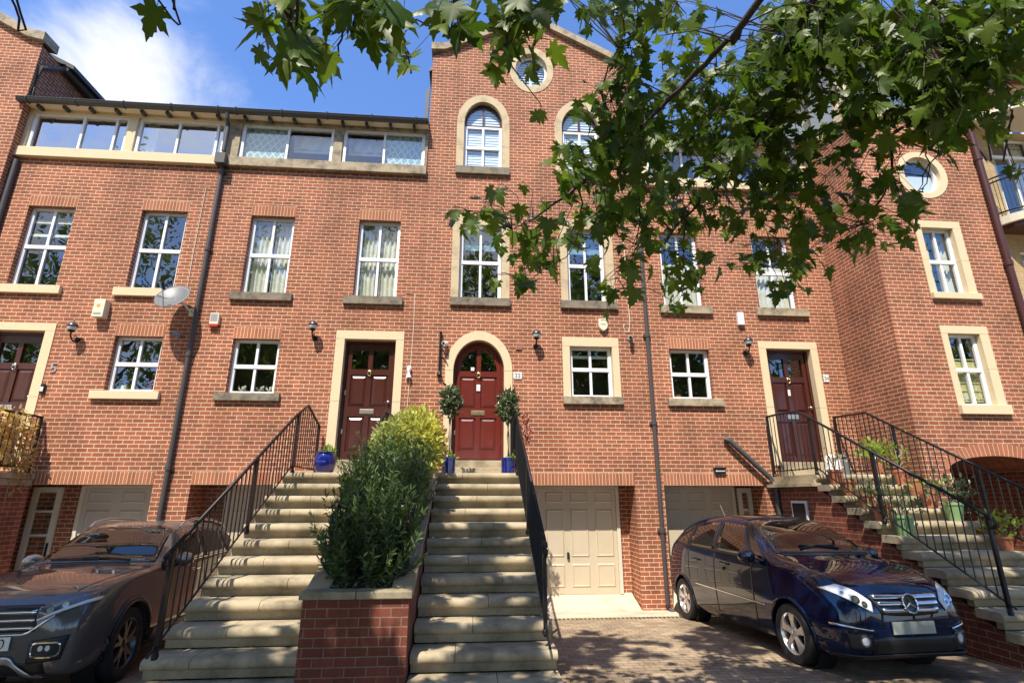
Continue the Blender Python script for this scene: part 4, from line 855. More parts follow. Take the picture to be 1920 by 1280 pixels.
# satellite dish
ds = thing('satellite_dish', (-5.44, 0, 5.30), 'grey satellite dish on the drainpipe wall between the two left houses', 'dish')
cdir = Vector((-.02, -.88, .58)).normalized(); cen = Vector((-5.66, -.38, 5.49)); u = cdir.cross(Vector((0,0,1))).normalized(); v = u.cross(cdir)
d = MB()
def dfn(a, b): r = a; th = b*2*math.pi; return cen + u*(.30*r*math.cos(th)) + v*(.345*r*math.sin(th)) + cdir*(-.07*(1-r*r))
d.grid(dfn, 7, 30); 
o = d.build('reflector', M['dish'], ds, True); sm = o.modifiers.new('s', 'SOLIDIFY'); sm.thickness = .012
a = MB(); f = cen + cdir*.30 - v*.14; a.tube([cen - v*.36, f], .011, 6); a.build('feed_arm', M['plastic_grey'], ds); l = MB(); l.tube([f - cdir*.05 + v*.0, f + cdir*.09 + v*.05], [.034,.022], 10); l.build('receiver', M['black'], ds)
k = MB(); k.tube([(-5.44,-.0,5.30),(-5.44,-.12,5.30),(-5.50,-.20,5.38),tuple(cen-cdir*.08)], .02, 7); k.box(-5.50,-5.38,-.02,0.0,5.22,5.38); k.build('bracket', M['plastic_cream'], ds)
def camera_(x, z, label, m='plastic_white', dr_=(-.5,-1,-.25)):
    t = thing('security_camera', (x, 0, z), label, 'camera'); D = Vector(dr_).normalized(); p = Vector((x,-.10,z))
    b = MB(); b.lathe((x,-.005,z), [(0,-.03),(.045,-.028),(.05,.005)], 12, 'y'); b.tube([(x,-.03,z),tuple(p)], .016, 7); b.build('mount', M[m], t)
    c = MB(); c.tube([p - D*.05, p + D*.08], [.042,.042], 12); c.build('body', M[m], t, False); l = MB(); l.tube([p + D*.081, p + D*.09], .028, 10); l.build('lens', M['black'], t)
camera_(-5.62, 4.82, 'dark floodlight camera on the wall left of the drainpipe', 'plastic_grey', (-.6,-1,-.1))
camera_(-.50, 4.77, 'round white security camera left of the red arched door')
camera_(3.28, 4.98, 'small grey security camera by the right drainpipe of the gabled house', 'plastic_grey')
hb = thing('wall_bracket', (-.62, 0, 4.7), 'black iron bracket fixed to the brick left of the red arched door', 'bracket'); b = MB(); b.tube([(-.60,-.05,5.0),(-.60,-.05,4.20)], .024, 8); b.lathe((-.60,-.05,4.12), [(0,-.06),(.035,-.03),(.05,.02),(.03,.09)], 10); b.lathe((-.60,-.05,4.98), [(.03,0),(.034,.03),(0,.06)], 10); b.box(-.62,-.58,-.05,0,4.85,4.89); b.box(-.62,-.58,-.05,0,4.4,4.44); b.build('bar', M['iron'], hb); b = MB(); b.tube([(-.60,-.06,4.62),(-.54,-.12,4.62),(-.49,-.13,4.52)], .014, 6); b.build('hook', M['iron'], hb)
vb = thing('air_brick', (.97, 0, 4.78), 'pink terracotta air vent right of the red arched door', 'vent'); b = MB(); b.box(.91,1.03,-.03,0,4.70,4.85); b.build('cover', plain('pink_vent', (.45,.20,.15), .8), vb); b = MB()
for z in (4.72,4.755,4.79): b.box(.925,1.015,-.034,-.03,z,z+.015)
b.build('slot', M['brick_side'], vb)
def text(s, x, z, size, m, parent, y=-.03):
    cu = bpy.data.curves.new('text', 'FONT'); cu.body = s; cu.size = size; cu.extrude = .004; cu.align_x = 'CENTER'; cu.align_y = 'CENTER'
    o = bpy.data.objects.new('tmp', cu); COL.objects.link(o); dg = bpy.context.evaluated_depsgraph_get(); me = bpy.data.meshes.new_from_object(o.evaluated_get(dg)); bpy.data.objects.remove(o)
    q = bpy.data.objects.new('numeral', me); COL.objects.link(q); me.materials.clear(); me.materials.append(m); q.rotation_euler = (math.pi/2, 0, 0); off = Vector(parent['_o']); q.location = Vector((x, y, z))-off; q.parent = parent; return q
def plate(x, z, w, hh, s, label, mt, tm, size):
    t = thing('house_number', (x, 0, z), label, 'sign')
    if w: b = MB(); b.box(x-w/2, x+w/2, -.018, 0, z-hh/2, z+hh/2); bevel(b.build('plate', M[mt], t), .006)
    text(s, x, z, size, M[tm], t, -.022 if w else -.012)
plate(.945, 4.16, .17, .14, '33', 'white number plate reading 33 beside the red arched door', 'plate_white', 'plastic_grey', .12)
plate(7.42, 4.22, .12, .16, '34', 'small white number plate reading 34 beside the right brown door', 'plate_white', 'plastic_grey', .10)
plate(-7.72, 4.14, 0, 0, '5', 'grey metal numeral 5 on the brick beside the left dark door', 'plastic_grey', 'plastic_grey', .27)
nb = thing('door_bell', (-1.19, 0, 4.2), 'white ornamental bell on the brick right of the brown door above the shrub', 'bell'); b = MB(); b.lathe((-1.19,-.05,4.12), [(.055,-.05),(.05,-.02),(.03,.02),(.026,.06),(.045,.10),(.04,.17),(0,.20)], 12); b.build('bell', M['plastic_white'], nb, True); b = MB(); b.box(-1.21,-1.17,-.05,0,4.14,4.18); b.build('mount', M['plastic_grey'], nb)
kb = thing('key_safe', (-7.80, 0, 3.75), 'small black and white key safe beside the left dark door', 'key safe'); b = MB(); b.box(-7.84,-7.77,-.05,-.014,3.66,3.84); bevel(b.build('case', M['black'], kb), .008); b = MB(); b.box(-7.83,-7.78,-.055,-.05,3.70,3.78); b.build('keypad', M['plastic_white'], kb)
np_ = thing('name_plaque', (4.88, 0, 2.36), 'small dark hooded light over the right garage lintel', 'wall light'); b = MB(); b.box(4.77,5.00,-.09,0,2.37,2.40); b.box(4.775,4.995,-.06,0,2.29,2.369); bevel(b.build('hood', M['black'], np_), .006); b = MB(); b.box(4.79,4.98,-.066,-.06,2.32,2.35); b.build('lens', M['lampglass'], np_)
np_.name = 'wall_light'
# ------------------------------------------------------------ plants
rng = np.random.default_rng(5)
LEAF_BLADE = [(0,0),(.10,.02),(.30,.24),(.26,.34),(.46,.42),(.36,.50),(.20,.50),(.24,.66),(.13,.72),(0,1.0)]     # half outline of a narrow leaf unused lobes
def palmate():
    """half outline of a plane-tree leaf: five pointed lobes with coarse teeth"""
    h = [(0,.0),(.12,-.10),(.27,-.16),(.25,-.03),(.38,-.05),(.54,.04),(.38,.11),(.30,.19),(.44,.22),(.52,.33),(.68,.50),(.46,.46),(.36,.53),(.21,.44),(.28,.60),(.19,.66),(.18,.80),(.09,.84),(0,1.05)]
    return h
def leaf_template(half, fold=.18, droop=.18):
    """vertices (x across, y along, z up) and triangles fanned off the midrib"""
    n = len(half); V = []; F = []
    for x, y in half: V.append((0, y, -droop*max(0, y)**2))
    for x, y in half: V.append((x, y, fold*x - droop*max(0, y)**2 - .10*x*x))
    for x, y in half: V.append((-x, y, fold*x - droop*max(0, y)**2 - .10*x*x))
    c = int(n*.45)
    V = [(0, .22, -droop*.05)] + [v for v in V[n:2*n]] + [v for v in V[2*n+1:3*n-1]][::-1]
    m = len(V)-1
    F = [(0, 1+i, 1+(i+1) % m) for i in range(m)]
    return np.array(V), np.array(F)
def scatter(name, m, parent, P, T, Nn, S, tpl, tones):
    """one mesh of many leaves: P base points, T tip directions, Nn upper-side normals, S sizes"""
    V, F = tpl; T = T/np.linalg.norm(T, axis=1, keepdims=True); X = np.cross(T, Nn); X /= np.linalg.norm(X, axis=1, keepdims=True)+1e-9; Z = np.cross(X, T)
    W = P[:, None, :] + S[:, None, None]*(V[None, :, 0:1]*X[:, None, :] + V[None, :, 1:2]*T[:, None, :] + V[None, :, 2:3]*Z[:, None, :])
    k = len(V); F2 = (F[None] + (np.arange(len(P))*k)[:, None, None]).reshape(-1, F.shape[1])
    off = np.array(parent['_o']); me = bpy.data.meshes.new(name); vv = (W.reshape(-1, 3)-off)
    me.vertices.add(len(vv)); me.vertices.foreach_set('co', vv.ravel().astype(np.float32)); nf, w = F2.shape
    me.loops.add(nf*w); me.loops.foreach_set('vertex_index', F2.ravel().astype(np.int32)); me.polygons.add(nf)
    me.polygons.foreach_set('loop_start', np.arange(0, nf*w, w, dtype=np.int32)); me.polygons.foreach_set('loop_total', np.full(nf, w, dtype=np.int32)); me.update(calc_edges=True)
    me.materials.append(m); a = me.attributes.new('tone', 'FLOAT', 'FACE'); a.data.foreach_set('value', np.repeat(tones, len(F)).astype(np.float32))
    o = bpy.data.objects.new(name, me); COL.objects.link(o); o.parent = parent; o['_o'] = parent['_o']; return o
PLANES = [leaf_template(palmate(), f, d) for f, d in ((.10,.15),(.34,.42),(-.20,.50),(.22,.05))]; PLANE = PLANES[0]; OVAL = leaf_template([(0,0),(.16,.15),(.24,.42),(.18,.72),(0,1)], .15, .15); NEEDLE = leaf_template([(0,0),(.09,.3),(.08,.7),(0,1)], .05, .1)
STRAP = leaf_template([(0,0),(.07,.2),(.06,.7),(0,1)], .05, .35)
def rnd(n, s=1.): return rng.normal(size=(n, 3))*s
def unit(a): return a/(np.linalg.norm(a, axis=-1, keepdims=True)+1e-9)
def bushy(name, loc, label, cat, blobs, m, size, n, tpl=OVAL, up=.4, stems=None, group=None, inner=.55, tone=None, stem_r=.012, parts='foliage'):
    """plant whose leaves sit on twigs spread through several overlapping blobs (centre, radii, share)"""
    t = thing(name, loc, label, cat, group); P = []; D = []
    for (c, r, sh) in blobs:
        k = int(n*sh); d = unit(rnd(k)); q = rng.uniform(inner, 1, size=(k, 1))**.6; lump = 1+.16*np.sin(d[:, :1]*7+c[0]*9)*np.cos(d[:, 1:2]*8+d[:, 2:]*6)
        P.append(np.array(c)+d*q*np.array(r)*lump); D.append(d)
    P = np.vstack(P); D = np.vstack(D); T = unit(D + rnd(len(P), .55) + np.array([0, 0, up])); Nn = unit(rnd(len(P), .6)+D*.6+np.array([0, 0, .8]))
    tn = rng.uniform(0, 1, len(P)) if tone is None else np.clip(tone(P)+rng.normal(size=len(P))*.22, 0, 1)
    scatter(parts, m, t, P, T, Nn, size*rng.uniform(.6, 1.25, len(P)), tpl, tn)
    if stems:
        s = MB()
        for path, r in stems: s.tube(path, r, 6)
        s.build('stem', M['stem'], t, True)
    return t
# dark needled shrub in upright sprigs
sh = thing('shrub', (-1.0, -3.9, 1.0), 'big dark green needled shrub filling the planter between the stairs', 'shrub')
P = []; T = []; tw_ = MB(); tone = []
for i in range(760):
    u_ = rng.uniform(0, 1); cy = -4.46+1.9*rng.uniform(0, 1)**1.05; zb = .98+(cy+4.6)*.37
    a = rng.uniform(0, 2*math.pi); rad = math.sqrt(rng.uniform(0, 1)); hgt = (1.36-.35*rad)*rng.uniform(.72, 1.08)*min(1, .36+1.25*(cy+4.46))*(1.02-.16*max(0, cy+3.7))
    b0 = np.array([-.99+.25*rad*math.cos(a), cy+.2*rad*math.sin(a), zb]); lean = np.array([.27*rad*math.cos(a)+rng.normal()*.06, .34*rad*math.sin(a)-.05, 0]); tip = b0+lean+np.array([0, 0, hgt*(.55+.45*rng.uniform())])
    mid = b0*.55+tip*.45+np.array([lean[0]*.28, lean[1]*.28, 0]); ts = np.linspace(.12, 1, 46); pts = (1-ts[:, None])**2*b0+2*((1-ts)*ts)[:, None]*mid+ts[:, None]**2*tip
    if i % 3 == 0: tw_.tube([tuple(b0), tuple(mid*.5+(b0+tip)*.25), tuple(tip)], [.009, .006, .002], 4, False)
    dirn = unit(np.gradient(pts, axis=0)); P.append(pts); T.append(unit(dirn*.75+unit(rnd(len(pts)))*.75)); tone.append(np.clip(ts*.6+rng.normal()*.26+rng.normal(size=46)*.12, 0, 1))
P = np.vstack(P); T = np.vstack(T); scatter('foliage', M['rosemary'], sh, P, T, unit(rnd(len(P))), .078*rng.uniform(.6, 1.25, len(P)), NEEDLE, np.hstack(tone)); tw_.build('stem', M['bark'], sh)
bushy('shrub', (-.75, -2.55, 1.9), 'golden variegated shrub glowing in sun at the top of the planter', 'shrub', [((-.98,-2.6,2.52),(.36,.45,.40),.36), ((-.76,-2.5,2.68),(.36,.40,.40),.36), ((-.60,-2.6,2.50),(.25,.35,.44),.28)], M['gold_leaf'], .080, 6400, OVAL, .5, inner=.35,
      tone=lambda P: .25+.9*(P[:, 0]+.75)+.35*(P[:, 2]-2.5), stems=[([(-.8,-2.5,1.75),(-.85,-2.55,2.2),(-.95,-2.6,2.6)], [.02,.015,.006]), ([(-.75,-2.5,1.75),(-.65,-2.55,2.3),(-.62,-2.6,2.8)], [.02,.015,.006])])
bushy('ground_ivy', (-1.0, -4.55, .95), 'low trailing ivy along the front edge of the planter', 'plant', [((-1.12,-4.5,.99),(.20,.13,.06),.4), ((-.86,-4.5,1.0),(.17,.13,.08),.4), ((-.72,-4.45,1.03),(.1,.1,.08),.2)], M['bay_leaf'], .05, 520, OVAL, .2, inner=.1)
bushy('red_shrub', (-.42, -1.9, 2.2), 'small red leaved shrub left of the red door beyond the golden shrub', 'shrub', [((-.47,-1.75,2.62),(.12,.16,.32),1)], M['red_leaf'], .07, 330, OVAL, .4, inner=.2, stems=[([(-.47,-1.75,2.0),(-.47,-1.75,2.5),(-.45,-1.75,2.8)], .008)])
# clipped bay trees in blue pots by the red door
def pot(name, c, r0, r1, hh, m, label=None, rim=.012, n=22, parent=None, band=True):
    b = MB(); x, y, z = c; b.lathe(c, [(0,.0),(r0,.0),(r0+(r1-r0)*.5,hh*.45),(r1,hh*.84),(r1+rim,hh*.86),(r1+rim,hh),(r1-.015,hh),(r1-.02,hh*.9),(0,hh*.9)], n, sx=.86)
    return smooth_by_angle(b.build(name, m, parent), 45)
def bay(x, y, z, label, hd):
    t = thing('bay_tree', (x, y, z), label, 'potted tree', 'clipped bay trees in blue pots'); pot('pot', (x,y,z), .13, .135, .25, M['blue_glaze'], parent=t)
    b = MB(); b.lathe((x,y,z+.225), [(0,0),(.12,0)], 12, sx=.86); b.build('soil', M['soil'], t)
    s = MB(); s.tube([(x,y,z+.2),(x+.015,y,z+.55),(x-.01,y+.01,z+.9)], [.016,.014,.012], 7); s.tube([(x+.03,y,z+.2),(x-.012,y+.02,z+.6),(x+.02,y,z+.95)], .010, 6); s.build('trunk', M['stem'], t, True)
    k = 560; d = unit(rnd(k)); q = rng.uniform(.1, 1, (k, 1))**.55*(1+.22*np.sin(d[:, :1]*6+x*5)*np.cos(d[:, 2:]*5+d[:, 1:2]*4)); P = np.array([x, y, hd])+d*q*np.array([.165, .18, .275])+rnd(k, .012)
    scatter('crown', M['bay_leaf'], t, P, unit(d+rnd(k, .5)+[0, 0, .3]), unit(rnd(k, .5)+d+[0, 0, .5]), .085*rng.uniform(.5, 1.3, k), OVAL, rng.uniform(0, 1, k))
    k = 40; P = np.array([x+.06, y-.03, z+.24])+rnd(k, .035); scatter('underplanting', M['lime_leaf'], t, P, unit(rnd(k)+[0, 0, 1]), unit(rnd(k)), .06*rng.uniform(.7, 1.2, k), OVAL, rng.uniform(.3, 1, k))
bay(-.32, -1.25, ZL+.002, 'clipped bay tree in a blue glazed pot left of the red door', 3.42); bay(.665, -1.25, ZL+.002, 'clipped bay tree in a blue glazed pot right of the red door', 3.34)
bushy('red_shrub', (1.0, -1.2, 2.5), 'dark red leaved plant behind the black railing right of the red door', 'plant', [((.98,-1.05,2.95),(.12,.2,.26),1)], M['red_leaf'], .065, 130, OVAL, .5, inner=.2, stems=[([(.88,-1.1,2.22),(.95,-1.05,2.7),(.98,-1.05,3.1)], .008)])
t = thing('round_pot', (-2.33, -1.15, ZL+.002), 'big round blue glazed pot with small shoots before the brown door', 'plant pot', None); b = MB(); b.lathe((-2.33,-1.15,ZL+.002), [(0,0),(.14,0),(.18,.06),(.205,.15),(.205,.21),(.175,.28),(.165,.30),(.185,.315),(.185,.335),(.15,.335),(.14,.29),(0,.29)], 28, sx=.86); smooth_by_angle(b.build('pot', M['blue_glaze'], t), 50)
k = 46; P = np.array([-2.30, -1.15, ZL+.30])+rnd(k, .045)*[1.2, 1, .1]; scatter('shoots', M['lime_leaf'], t, P, unit(rnd(k, .4)+[0, 0, 1.2]), unit(rnd(k)), .17*rng.uniform(.5, 1.2, k), STRAP, rng.uniform(.3, 1, k))
# flowerpots on the right stairs
def tread(k): return YL-GO*k, ZL-RISE*k
def potted(x, k, label, m, r, hh, leaf, n, size, spread, tall, tpl=OVAL, dy=.16, name='flowerpot'):
    y, z = tread(k); y += dy; z += .002; t = thing(name, (x, y, z), label, 'flowerpot', 'flowerpots on the right stairs'); pot('pot', (x,y,z), r*.72, r, hh, M[m], parent=t)
    b = MB(); b.lathe((x,y,z+hh*.88), [(0,0),(r*.9,0)], 14, sx=.86); b.build('soil', M['soil'], t)
    if n:
        P = np.array([x, y, z+hh+tall*.5])+rnd(n)*np.array([spread*.42, spread*.42, tall*.28]); d = P-np.array([x, y, z+hh*.6]); scatter('foliage', M[leaf], t, P, unit(unit(d)+rnd(n, .5)), unit(rnd(n, .5)+[0, 0, 1]), size*rng.uniform(.6, 1.25, n), tpl, rng.uniform(0, 1, n))
        s = MB()
        for i in range(6): a = rng.uniform(0, 6.28); s.tube([(x,y,z+hh*.8),(x+spread*.2*math.cos(a),y+spread*.2*math.sin(a),z+hh+tall*.5),(x+spread*.42*math.cos(a),y+spread*.42*math.sin(a),z+hh+tall*.95)], .006, 4)
        s.build('stem', M['stem'], t)
    return t
def step_x(px, py, k):
    y = tread(k)[0]+.16; d = ray(px, py); return (CAM + d*((y-CAM.y)/d.y)).x
def pp(px, py, k, *a, **kw): return potted(step_x(px, py, k), k, *a, **kw)
pp(1568, 900, 1, 'terracotta pot with pinkish dry flowers at the top left of the right stairs', 'terracotta', .125, .24, 'dry_leaf', 80, .055, .24, .30)
pp(1594, 925, 2, 'empty looking terracotta pot one step below the pinkish flowers', 'terracotta', .12, .24, 'stem', 0, 0, 0, 0)
pp(1628, 950, 3, 'terracotta pot with sparse leaves in the middle of the left row on the right stairs', 'terracotta', .115, .20, 'rosemary', 70, .05, .22, .24)
pp(1658, 976, 4, 'wide terracotta pot with a spreading green plant above the left green pot', 'terracotta', .145, .24, 'rosemary', 190, .06, .46, .34)
pp(1699, 1004, 5, 'pale green pot with a leafy plant on the left of the right stairs', 'green_pot', .14, .27, 'rosemary', 120, .055, .36, .30)
pp(1648, 886, 0, 'terracotta pot with lime green foliage at the head of the right stairs', 'terracotta', .13, .27, 'lime_leaf', 210, .085, .30, .28)
pp(1692, 905, 1, 'terracotta pot with straggly yellow green stems on the right edge of the stairs', 'terracotta', .115, .24, 'lime_leaf', 120, .065, .36, .52)
pp(1718, 926, 2, 'tapered terracotta pot without a plant on the right edge of the stairs', 'terracotta', .13, .26, 'stem', 0, 0, 0, 0)
pp(1746, 950, 3, 'terracotta pot with a tuft just above the right green pot', 'terracotta', .125, .24, 'lime_leaf', 60, .06, .24, .20)
pp(1793, 976, 4, 'green square planter with broad leaves at the right of the stairs by the arch', 'green_pot', .135, .26, 'bay_leaf', 170, .085, .42, .34)
pp(1893, 1050, 6, 'low pot with bright green leaves beside the foot of the right railing', 'terracotta', .10, .18, 'lime_leaf', 130, .075, .30, .30)
def sack(x, y, w, hh, label, m='plastic_white', seed=0):
    t = thing('bag', (x, y, ZL+.002), label, 'bag', 'white bags on the right landing'); b = MB()
    def fn(u, v):
        a = u*2*math.pi; z = v*hh; r = (1-.25*v**3)*(1+.10*math.sin(a*3+seed+v*4)); r *= (1 if v < .98 else .5)
        return (x+w*.5*r*math.cos(a), y+w*.35*r*math.sin(a), ZL+.003+z*(1+.10*math.sin(a*2+seed)))
    b.grid(fn, 18, 8); b.build('sack', M[m], t, True); c = MB(); c.lathe((x,y,ZL+hh*.92), [(w*.40,.0),(w*.2,.05),(0,.04)], 12, sx=.86); c.build('gathered_top', M[m], t, True)
sack(6.42, -1.15, .30, .32, 'left one of the two white bags behind the landing railing', 'plastic_white', 0); sack(6.72, -1.0, .26, .34, 'bluish white bag standing right of the other white bag', 'dish', 2)
ca = thing('watering_can', (7.14, -1.2, ZL), 'pale grey metal can beside the lime green pot', 'can'); b = MB(); b.lathe((7.14,-1.28,ZL+.002), [(0,0),(.085,0),(.085,.24),(.06,.28),(.05,.34),(0,.34)], 16, sx=.86); smooth_by_angle(b.build('body', M['alloy'], ca), 40); b = MB(); b.tube([(7.14,-1.36,ZL+.28),(7.14,-1.44,ZL+.22),(7.14,-1.38,ZL+.08)], .01, 6); b.build('handle', M['steel'], ca)
bx = thing('boot_tray', (6.86, -.9, ZL), 'black box behind the lime green pot on the right landing', 'box'); b = MB(); b.box(6.80,7.04,-.62,-.4,ZL+.002,ZL+.30); bevel(b.build('body', M['black'], bx), .015); b = MB(); b.box(6.79,7.05,-.63,-.39,ZL+.302,ZL+.33); b.build('lid', M['plastic_grey'], bx)
# dried climber on the left landing railing
bushy('dried_climber', (-7.7, -.9, 2.3), 'dried yellow climber hanging over the left landing railing', 'climber', [((-7.72,-.75,3.02),(.14,.75,.30),.34), ((-7.76,-.7,2.72),(.13,.7,.40),.26), ((-7.62,-.35,2.45),(.10,.26,.55),.20), ((-7.60,-1.25,2.9),(.1,.3,.4),.2)], M['dry_leaf'], .085, 1900, OVAL, -.2, inner=.1, tone=lambda P: .2+.9*(P[:, 2]-2.3),
      stems=[([(-7.6,-.2,2.25),(-7.62,-.4,2.7),(-7.66,-.7,3.15)], .01), ([(-7.58,-.5,1.7),(-7.6,-.5,2.3),(-7.66,-.6,3.1)], .008)])
lp_ = thing('flowerpot', (-8.1, -1.3, 2.24), 'terracotta pot on the edge of the left landing', 'flowerpot'); pot('pot', (-7.86,-1.3,2.242), .12, .16, .26, M['terracotta'], parent=lp_); b = MB(); b.lathe((-7.86,-1.3,2.46), [(0,0),(.14,0)], 12); b.build('soil', M['soil'], lp_)

# ------------------------------------------------------------ cars
def pchip(x, y, xq):
    x = np.asarray(x, float); y = np.asarray(y, float); h = np.diff(x); d = np.diff(y, axis=0)/h[:, None]; m = np.zeros_like(y); 
    s = np.sign(d[:-1])*np.sign(d[1:]) > 0; w1 = (2*h[1:]+h[:-1])[:, None]; w2 = (h[1:]+2*h[:-1])[:, None]
    with np.errstate(divide='ignore', invalid='ignore'): hm = (w1+w2)/(w1/d[:-1]+w2/d[1:])
    m[1:-1] = np.where(s, hm, 0); m[0] = d[0]; m[-1] = d[-1]
    i = np.clip(np.searchsorted(x, xq)-1, 0, len(x)-2); t = ((xq-x[i])/h[i])[:, None]; H = h[i][:, None]
    return (2*t**3-3*t**2+1)*y[i]+(t**3-2*t**2+t)*H*m[i]+(-2*t**3+3*t**2)*y[i+1]+(t**3-t**2)*H*m[i+1]
class Car:
    def __init__(s, name, label, cat, tf, stations, paint, arches, wr):
        tx, ty, yaw, Ls, Ws, Hs = tf; s.o = Vector((tx, ty, gz(ty)))
        s.fx = Vector((math.cos(yaw)*.833, math.sin(yaw), .04))*Ls; s.fy = Vector((-math.sin(yaw)*.833, math.cos(yaw), 0))*Ws; s.fz = Vector((0, 0, Hs))
        s.t = thing(name, tuple(s.o), label, cat); S = np.array(sorted(stations)); xs = np.linspace(S[0, 0], S[-1, 0], 96)
        # more stations towards nose and tail
        u = np.linspace(0, 1, 96); e = .5-.5*np.cos(math.pi*u); xs = S[0, 0]+(S[-1, 0]-S[0, 0])*(.55*u+.45*e)
        Q = pchip(S[:, 0], S[:, 1:], xs); ctrl = [np.stack([xs, 0*xs, Q[:, 0]-.0], 1), np.stack([xs, Q[:, 1], Q[:, 0]], 1), np.stack([xs, Q[:, 3], Q[:, 2]], 1), np.stack([xs, Q[:, 5], Q[:, 4]], 1), np.stack([xs, Q[:, 7], Q[:, 6]], 1), np.stack([xs, 0*xs, Q[:, 8]], 1)]
        C = np.stack(ctrl, 1)       # stations x 6 x 3
        rows = []; K = C.shape[1]
        for k in range(K-1):
            p0 = C[:, max(k-1, 0)].copy(); p1, p2 = C[:, k], C[:, k+1]; p3 = C[:, min(k+2, K-1)].copy()
            if k == K-2: p3 = p1*[1, -1, 1]
            if k == 0: p0 = p1
            tau = .34
            for t_ in (np.linspace(0, 1, 7)[:-1] if k else [0, .8]):
                m1, m2 = (p2-p0)*tau, (p3-p1)*tau
                if k == 0: rows.append(p1+(p2-p1)*t_); continue
                rows.append((2*t_**3-3*t_**2+1)*p1+(t_**3-2*t_**2+t_)*m1+(-2*t_**3+3*t_**2)*p2+(t_**3-t_**2)*m2)
        rows.append(C[:, -1]); G = np.stack(rows, 1); n, m = G.shape[:2]
        full = np.concatenate([G, (G[:, ::-1]*[1, -1, 1])[:, 1:-1]], 1); mm = full.shape[1]
        bm = bmesh.new(); vs = [[bm.verts.new(p) for p in row] for row in full]
        for i in range(n-1):
            for j in range(mm): bm.faces.new((vs[i][j], vs[i+1][j], vs[i+1][(j+1) % mm], vs[i][(j+1) % mm]))
        bm.faces.new(vs[0]); bm.faces.new(vs[-1][::-1]); bmesh.ops.recalc_face_normals(bm, faces=bm.faces)
        s.bvh = BVHTree.FromBMesh(bm); me = bpy.data.meshes.new('body'); bm.to_mesh(me); bm.free(); me.polygons.foreach_set('use_smooth', [True]*len(me.polygons))
        ob = bpy.data.objects.new('body', me); COL.objects.link(ob); cut = []
        for (ax, az, ar) in arches:
            for sg in (-1, 1):
                b2 = bmesh.new(); bmesh.ops.create_cone(b2, cap_ends=True, segments=40, radius1=ar, radius2=ar, depth=.62, matrix=Matrix.Translation((ax, sg*.86, az))@Matrix.Rotation(math.pi/2, 4, 'X'))
                cm = bpy.data.meshes.new('c'); b2.to_mesh(cm); b2.free(); co = bpy.data.objects.new('c', cm); COL.objects.link(co); cut.append(co)
                md = ob.modifiers.new('b', 'BOOLEAN'); md.object = co; md.operation = 'DIFFERENCE'; md.solver = 'EXACT'
        dg = bpy.context.evaluated_depsgraph_get(); me2 = bpy.data.meshes.new_from_object(ob.evaluated_get(dg))
        for q in [ob]+cut: bpy.data.objects.remove(q)
        me2.name = 'body'; me2.materials.clear(); me2.materials.append(M[paint]); s.place(me2, 'body'); 
        me2.polygons.foreach_set('use_smooth', [True]*len(me2.polygons)); me2.set_sharp_from_angle(angle=R(38))
        s.paint = paint; s.wr = wr
    def P(s, p): return s.fx*p[0]+s.fy*p[1]+s.fz*p[2]
    def place(s, me, name, parent=None):
        for v in me.vertices: v.co = s.P(v.co)
        o = bpy.data.objects.new(name, me); COL.objects.link(o); o.parent = parent or s.t; o['_o'] = s.t['_o']; return o
    def mb(s, mb, name, m, parent=None, smooth=True, ang=40):
        me = bpy.data.meshes.new(name); me.from_pydata(mb.v, [], mb.f); me.materials.append(M[m]); o = s.place(me, name, parent)
        if smooth: smooth_by_angle(o, ang)
        return o
    def hit(s, p, axis):
        d = {'f': (-1,0,0), 'r': (1,0,0), 's+': (0,-1,0), 's-': (0,1,0), 't': (0,0,-1)}[axis]; o = Vector(p) - Vector(d)*4
        h, n, i, k = s.bvh.ray_cast(o, Vector(d))
        return (h, n) if h else (None, None)
    def patch(s, name, m, corners, axis, lift=.006, nu=14, nv=10, parent=None, edge=None, mirror=False):
        """panel laid on the body: 4 corners in the plane seen along `axis` (f: y,z; s: x,z; t: x,y), bilinear, projected on to the skin, with a thin rim"""
        out = None
        for sg in ((1, -1) if mirror else (1,)):
            mb = MB(); c = [np.array(q, float) for q in corners]; ax = axis
            if sg < 0: 
                if axis in 'ft': c = [q*([-1, 1] if axis == 'f' else [1, -1]) for q in c]
                else: ax = 's-' if axis == 's+' else 's+'
            last = Vector((0, 0, 0)); pts = []
            for i in range(nu+1):
                for j in range(nv+1):
                    u, v = i/nu, j/nv; a = (c[0]*(1-u)+c[1]*u)*(1-v)+(c[3]*(1-u)+c[2]*u)*v
                    if edge: a = a+np.array(edge(u, v))*([-1, 1] if (sg < 0 and axis == 'f') else [1, -1] if (sg < 0 and axis == 't') else [1, 1])
                    p = (0, a[0], a[1]) if ax == 'f' else (a[0], 0, a[1]) if ax[0] == 's' else (a[0], a[1], 0)
                    h, n = s.hit(p, ax)
                    if h is None: h, n = last, Vector((0, 0, 1))
                    last = h; pts.append(tuple(h+n*lift))
            mb.v = pts; mb.f = [(i*(nv+1)+j, (i+1)*(nv+1)+j, (i+1)*(nv+1)+j+1, i*(nv+1)+j+1) for i in range(nu) for j in range(nv)]
            o = s.mb(mb, name, m, parent); sm = o.modifiers.new('s', 'SOLIDIFY'); sm.thickness = max(.004, lift*.8); sm.offset = 0
            out = out or o
        return out
